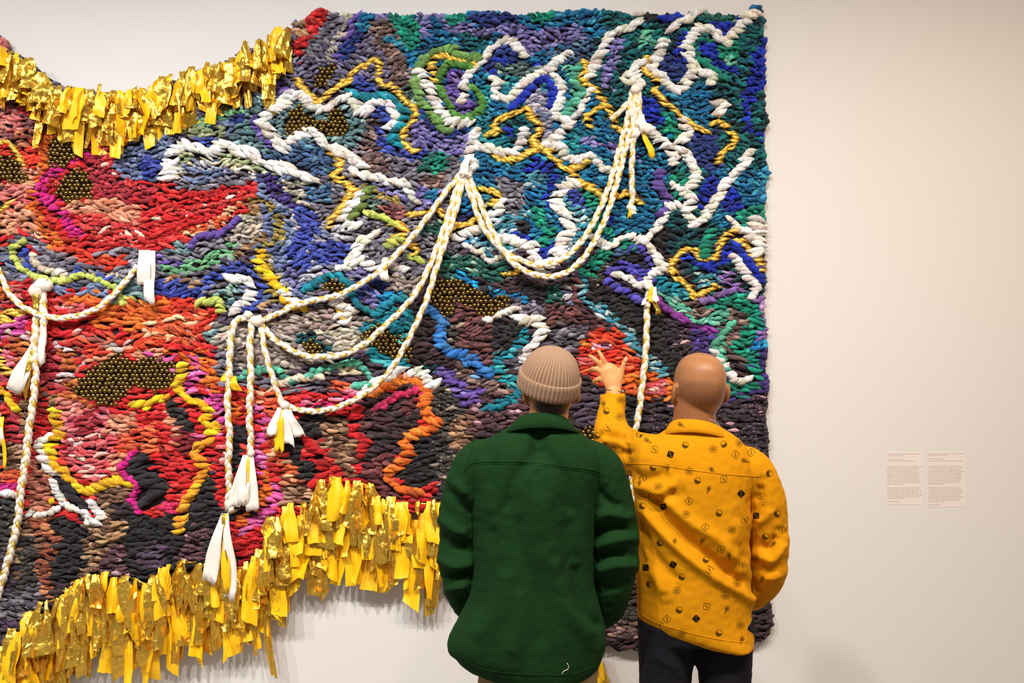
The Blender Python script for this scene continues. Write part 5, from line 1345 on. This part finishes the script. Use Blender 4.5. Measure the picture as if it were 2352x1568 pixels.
# shirt
st = [stack(prs([(1598, 976, 50, .055), (1598, 992, 78, .074), (1594, 1012, 108, .094), (1590, 1042, 134, .110), (1592, 1085, 142, .122), (1592, 1150, 134, .126), (1592, 1230, 130, .126), (1594, 1310, 132, .128), (1594, 1370, 132, .130), (1594, 1405, 131, .130), (1601, 1428, 127, .130), (1616, 1447, 113, .130), (1642, 1463, 88, .128), (1670, 1475, 58, .122), (1690, 1481, 38, .112)], YY))]
sr = [limb(plimb([(1680, 1048, .005, 32), (1722, 1074, .005, 46), (1748, 1118, .008, 47), (1761, 1170, .016, 46), (1766, 1230, .02, 44), (1767, 1280, .022, 43), (1765, 1320, .04, 39), (1748, 1352, .09, 34), (1715, 1372, .15, 30)], YY), 24)]
# raised sleeve
def q4(px, py, y, r): return (*q3(px, py, y), r * (y - CAMY) / F)
st.append(limb([q4(1510, 1055, YY + .0, 58), q4(1478, 1048, YY + .06, 55), q4(1446, 1036, YY + .14, 50), q4(1416, 1016, YY + .22, 47), q4(1404, 990, YE + .01, 41), q4(1404, 953, YW - .06, 33), q4(1406, 926, YW - .02, 27.5), q4(1407, 921, YW - .01, 27)], 26))
sm = fuse(st, .006, 4)
FY = [(.016, 13, [(1470, 1160), (1540, 1240), (1620, 1310), (1700, 1360), (1738, 1384)]), (-.018, 15, [(1485, 1140), (1560, 1225), (1640, 1290), (1720, 1350)]), (.012, 14, [(1500, 1120), (1580, 1195), (1650, 1240), (1700, 1300)]),
   (-.010, 12, [(1466, 1190), (1500, 1270), (1560, 1340)]), (.010, 12, [(1462, 1210), (1490, 1290), (1530, 1370)]), (-.010, 10, [(1463, 1200), (1475, 1270), (1490, 1300)]), (-.010, 13, [(1440, 1085), (1490, 1100), (1540, 1082)]), (.009, 12, [(1450, 1110), (1500, 1130), (1560, 1110)]), (-.009, 11, [(1460, 1140), (1510, 1150), (1560, 1130)]),
   (.010, 20, [(1690, 1180), (1680, 1260)]), (-.008, 14, [(1672, 1310), (1700, 1290), (1712, 1260)]), 
   (.012, 11, [(1740, 1270), (1775, 1285), (1800, 1240)]), (-.014, 11, [(1735, 1245), (1765, 1260), (1790, 1225)]), (.012, 12, [(1730, 1200), (1755, 1190), (1775, 1160)]), (-.012, 10, [(1738, 1300), (1770, 1305), (1800, 1290)]), (.010, 10, [(1745, 1325), (1775, 1325), (1796, 1312)]), (-.012, 12, [(1730, 1160), (1745, 1130), (1752, 1110)]),
   (-.012, 9, [(1440, 1000), (1410, 1000), (1384, 1004)]), (.011, 9, [(1436, 985), (1405, 985), (1380, 1000)]), (.012, 9, [(1440, 1020), (1410, 1018), (1380, 1016)]), (-.012, 8, [(1448, 1030), (1430, 1040), (1418, 1034)]), (-.010, 9, [(1440, 1010), (1432, 1040), (1440, 1064)]), (-.008, 9, [(1430, 960), (1400, 968), (1380, 960)])]
FY = [(a_ * 1.25, w_, p_) for a_, w_, p_ in FY]
folds(sm, YY, FY, .0016); sm3 = fuse(sr, .006, 4); folds(sm3, YY, FY, .0022)
so = child('shirt', sm, man2, M_SHIRT); sb = bvh_of(sm); child('sleeve', sm3, so, M_SHIRT); sb3 = bvh_of(sm3)
seam('yoke_seam', [sb, sb3], [(1440, 1064), (1480, 1066), (1530, 1070), (1580, 1078), (1640, 1086), (1690, 1091), (1744, 1094)], YY, .0014, so, M_SHIRT)
seam('armhole_seam', sb3, [(1752, 1048), (1748, 1092), (1755, 1116), (1760, 1136), (1752, 1160)], YY, .0014, so, M_SHIRT)
seam('armhole_seam', sb, [(1436, 1010), (1430, 1040), (1440, 1066)], YY, .0014, so, M_SHIRT)
seam('hem_seam', sb, [(1466, 1404), (1500, 1426), (1560, 1446), (1630, 1464), (1690, 1474), (1718, 1474)], YY, .0011, so, M_SHIRT)
cp = Vector(q3(1407, 906, YW - .01))
cu = lambda r, dz, yy_=0: (lambda a: (cp.x + r * 27 * HS * math.cos(a), cp.y - .001 + yy_ + r * 27 * HS * math.sin(a), cp.z + dz + .003 * math.cos(a)))
ring_cloth('cuff', [cu(.76, -.012), cu(.98, .002), cu(1.05, .001), cu(1.08, -.012), cu(1.10, -.055, -.012), cu(1.04, -.058, -.012)], so, M_SHIRT, 60, (0, 2 * math.pi), .003)
cc2 = P(1601, 972, YY)
def crow2(rx, ry, zb, zs): return lambda a: (cc2.x + rx * math.cos(a), YY + .012 + ry * math.sin(a), cc2.z + zb - zs * (1 + math.sin(a)) / 2 - .014 * math.cos(a))
co = ring_cloth('collar', [crow2(.072, .066, -.030, .05), crow2(.077, .071, .006, .05), crow2(.081, .075, .016, .055), crow2(.087, .080, .014, .060), crow2(.102, .090, -.006, .070), crow2(.118, .100, -.022, .078)], so, M_SHIRT, 96, (-math.pi * 1.46, math.pi * .46), .004)
M_TEE, nt, b = new_mat('black_white_pattern_tee', (.03, .03, .03), .9)
vary(nt, b, (.02, .02, .02), 0, 110, 1, None, (.75, .75, .72))
ring_cloth('undershirt_neckband', [crow2(.071, .066, .000, .05), crow2(.073, .068, .024, .05), crow2(.075, .070, .026, .05)], man2, M_TEE, 80, (0, 2 * math.pi), .002)
tr = [stack([(x1, YY, .80, .165, .115), (x1 - .003, YY, .88, .172, .116), (x1 - .003, YY, .94, .162, .110), (x1, YY, 1.00, .140, .098)])]
for sx in (-1, 1):
    tr.append(limb([(x1 + sx * .088, YY, .86, .098), (x1 + sx * .095, YY + .01, .70, .086), (x1 + sx * .10, YY + .01, .48, .072), (x1 + sx * .10, YY, .28, .066), (x1 + sx * .10, YY - .005, .09, .060)]))
    shoe(man2, x1 + sx * .10, YY - .01, M_SHOE, M_SOLE)
tm = fuse(tr, .008, 3); folds(tm, YY, [(-.008, 9, [(1640, 1540), (1690, 1530)]), (.006, 10, [(1560, 1540), (1500, 1500)]), (-.006, 8, [(1480, 1470), (1474, 1540)])], .002); child('trousers', tm, man2, M_NAVY)

# ---- printed motifs on the mustard shirt: dice, yin-yang discs, suns, ice cream cones
def poly_fan(pts): return pts
def thick(pl, wd, closed=True):
    """outline ribbon of a polyline"""
    p = np.array(pl, float); n = len(p); out = []
    seg = range(n if closed else n - 1)
    for i in seg:
        a, b = p[i], p[(i + 1) % n]; t = (b - a) / (np.linalg.norm(b - a) + 1e-9); nn = np.array([-t[1], t[0]]) * wd * .4; e = t * wd * .3
        out.append([a - e + nn, b + e + nn, b + e - nn, a - e - nn])
    return out
def circ(cx, cy, r, n=14): return [(cx + r * math.cos(2 * math.pi * k / n), cy + r * math.sin(2 * math.pi * k / n)) for k in range(n)]
def disc(cx, cy, r, n=12):
    c = circ(cx, cy, r, n); return [[(cx, cy), c[k], c[(k + 1) % n]] for k in range(n)]
def motif(kind):
    o = []
    if kind in ('d', 'D'):
        k = 7.2; c = 1.8; sq = [(-k + c, -k), (k - c, -k), (k, -k + c), (k, k - c), (k - c, k), (-k + c, k), (-k, k - c), (-k, -k + c)]
        if kind == 'd': o += thick(sq, 1.1); o += thick(circ(-2.2, -2.2, 1.6, 8), .8) + thick(circ(2.2, 2.2, 1.6, 8), .8) + thick(circ(0, 0, 1.4, 8), .7)
        else:
            N = 13; xs = np.linspace(-k, k, N)        # solid die with three pips left open
            for i in range(N - 1):
                for j in range(N - 1):
                    mx_, my_ = (xs[i] + xs[i + 1]) / 2, (xs[j] + xs[j + 1]) / 2
                    if any((mx_ - a) ** 2 + (my_ - a) ** 2 < 2.6 for a in (-3.6, 0, 3.6)): continue
                    if abs(mx_) + abs(my_) > 2 * k - 2.0: continue
                    o.append([(xs[i], xs[j]), (xs[i + 1], xs[j]), (xs[i + 1], xs[j + 1]), (xs[i], xs[j + 1])])
    elif kind == 'y':
        o += thick(circ(0, 0, 7.4, 22), 1.0); n = 12
        for k in range(n):          # dark half with its S-shaped edge
            a0, a1 = math.pi * k / n, math.pi * (k + 1) / n
            e = lambda a: (7.2 * math.cos(a), 1.6 * math.sin(2 * a) * (1 if math.cos(a) > 0 else 1))
            o.append([(7.0 * math.cos(a0), 7.0 * math.sin(a0)), (7.0 * math.cos(a1), 7.0 * math.sin(a1)), e(a1), e(a0)])
        o += disc(-3.4, -2.6, 1.1, 8)
    elif kind == 's':
        o += thick(circ(0, 0, 4.4, 14), 1.0)
        for k in range(10):
            a = 2 * math.pi * k / 10; o += thick([(6.0 * math.cos(a), 6.0 * math.sin(a)), (9.4 * math.cos(a + .12), 9.4 * math.sin(a + .12))], 1.2, False); o += disc(9.6 * math.cos(a + .14), 9.6 * math.sin(a + .14), .9, 6)
        o += thick([(-3.2, 0), (0, -1.7), (3.2, 0), (0, 1.7)], .7) + disc(0, 0, 1.2, 8)
    else:
        o += thick([(-3.6, -1), (3.6, -1), (0, 10)], .9) + thick([(-2.4, 2.4), (2.2, .2)], .6, False) + thick([(-1.3, 5.6), (2.6, 2.6)], .6, False) + thick([(2.4, 2.4), (-2.2, .2)], .6, False)
        o += thick(circ(-2.2, -3.4, 2.8, 10), .9) + thick(circ(2.2, -3.4, 2.8, 10), .9) + thick(circ(0, -6.6, 3.0, 10), .9) + disc(0, -3.0, 1.8, 8)
    return o
MOTIFS = '''y 1469 997 0;c 1488 1012 -60;s 1449 1034 0;d 1504 1032 5;D 1540 1043 20;y 1574 1022 0;s 1638 1031 0;y 1662 1020 -50;d 1689 1043 40;c 1711 1058 -70;s 1698 1017 10;d 1725 1039 50;
y 1500 1073 0;c 1534 1076 0;s 1583 1080 0;c 1636 1080 -40;d 1477 1097 25;y 1602 1103 0;d 1662 1100 0;c 1627 1125 20;s 1513 1118 0;D 1702 1133 45;c 1468 1112 10;d 1491 1139 30;d 1582 1150 40;D 1524 1163 -15;y 1476 1162 20;s 1576 1180 0;y 1651 1178 0;
d 1620 1210 45;s 1681 1216 0;c 1612 1243 25;d 1656 1260 20;c 1675 1277 -10;c 1549 1245 10;y 1516 1246 30;y 1621 1285 0;D 1483 1303 0;D 1546 1296 30;d 1629 1308 30;y 1566 1324 0;s 1706 1297 0;y 1492 1341 60;s 1555 1355 0;s 1694 1340 0;s 1665 1367 0;
d 1623 1392 5;c 1668 1400 25;y 1560 1400 0;D 1599 1420 45;d 1532 1421 40;y 1651 1453 0;s 1700 1435 0;s 1567 1453 0;d 1515 1436 20;c 1703 1470 20;d 1710 1193 10;y 1767 1087 60;d 1747 1138 15;D 1737 1184 0;y 1785 1179 30;y 1758 1231 20;c 1775 1250 40;s 1735 1281 0;c 1750 1330 30;
d 1796 1216 50;s 1425 919 0;y 1393 944 0;s 1423 957 0;d 1397 982 10;c 1386 1020 70;c 1386 930 10;y 1372 1000 0;c 1565 976 -60;d 1406 1033 0'''
nm_ = {'d': 'printed_die', 'D': 'printed_black_die', 'y': 'printed_yin_yang', 's': 'printed_sun', 'c': 'printed_ice_cream_cone'}
colbvh = bvh_of(co.data)
cfb = bvh_of(bpy.data.objects['cuff'].data)
for it in MOTIFS.replace('\n', '').split(';'):
    k, px, py, rot = it.split(); px, py, a = float(px), float(py), math.radians(float(rot))
    V, Fc = [], []
    sc_ = .98
    for pg in motif(k):
        pts = [(px + sc_ * (x * math.cos(a) - y * math.sin(a)), py + sc_ * (x * math.sin(a) + y * math.cos(a))) for x, y in pg]
        r1 = project(sb, pts, YY - .3, .0009); r2 = project(cfb, pts, YY - .3, .0009); r3 = project(colbvh, pts, YY - .3, .0009); r4 = project(sb3, pts, YY - .3, .0009)
        best = []
        for q in zip(r1, r2, r3, r4):
            q = [z for z in q if z is not None]; best.append(min(q, key=lambda z: z.y) if q else None)
        if any(z is None for z in best): continue
        if max(z.y for z in best) - min(z.y for z in best) > .03: continue
        i0 = len(V); V += [tuple(z) for z in best]; Fc.append(list(range(i0, i0 + len(best))))
    if Fc: child(nm_[k], mesh(nm_[k], V, Fc, False), so, M_INK if k == 'D' else M_INK2)

# ------------------------------------------------------------------ wall texts
M_PANEL, _, _ = new_mat('label_film', lin('E9E1DB'), .6, spec=.2); M_TXT, _, _ = new_mat('grey_lettering', lin('C8BCB2'), .8)
def wall_text(x0, y0, x1, y1, blocks, label, seed):
    r = random.Random(seed); s0 = -CAMY / F
    p = empty('wall_text', P((x0 + x1) / 2, (y0 + y1) / 2, -.001), label=label, category='sign', group='wall texts')
    A, B = P(x0, y0, 0), P(x1, y1, 0)
    v = [(X_, Y_, Z_) for Y_ in (-.0008, 0) for X_, Z_ in ((A.x, A.z), (B.x, A.z), (B.x, B.z), (A.x, B.z))]
    child('film_panel', mesh('film_panel', v, [[0, 3, 2, 1], [4, 5, 6, 7], [0, 1, 5, 4], [1, 2, 6, 5], [2, 3, 7, 6], [3, 0, 4, 7]], False), p, M_PANEL)
    for ys, n, wmax in blocks:
        V, Fc = [], []
        for k in range(n):
            yy = ys + k * 4.05; end = x0 + 2 + (wmax if k < n - 1 or n == 1 else wmax * .5) * r.uniform(.88, 1.0); xx = x0 + 2
            while xx < end:
                for _ in range(r.randint(2, 9)):            # small unreadable letters, word by word
                    h = r.choice((1.5, 1.5, 1.5, 2.3)); wd = r.uniform(.55, .95)
                    if xx + wd > end: break
                    for (a0, a1, b0, b1) in ((0, .35, 0, h), (0, wd, 0, .35) if r.random() < .6 else (0, wd, h * .5, h * .5 + .35), (wd - .3, wd, 0, h * r.choice((.6, 1)))):
                        i0 = len(V)
                        for cx_, cz_ in ((a0, b0), (a1, b0), (a1, b1), (a0, b1)):
                            q = P(xx + cx_, yy + 1.2 - cz_, -.0012); V.append((q.x, q.y, q.z))
                        Fc.append([i0, i0 + 1, i0 + 2, i0 + 3])
                    xx += wd + .35
                xx += 1.1
        child('text_block', mesh('text_block', V, Fc, False), p, M_TXT)
wall_text(2036, 1038, 2120, 1158, [(1041.5, 2, 82), (1054, 1, 40), (1058, 1, 70), (1070.5, 11, 82), (1119.5, 7, 82), (1151, 1, 32)], 'left one of the two pale text panels on the white wall', 1)
wall_text(2130.5, 1038, 2217, 1164, [(1041, 2, 82), (1053, 1, 38), (1057.5, 1, 80), (1070, 11, 82), (1119, 9, 80), (1158.5, 1, 32)], 'right one of the two pale text panels on the white wall', 2)
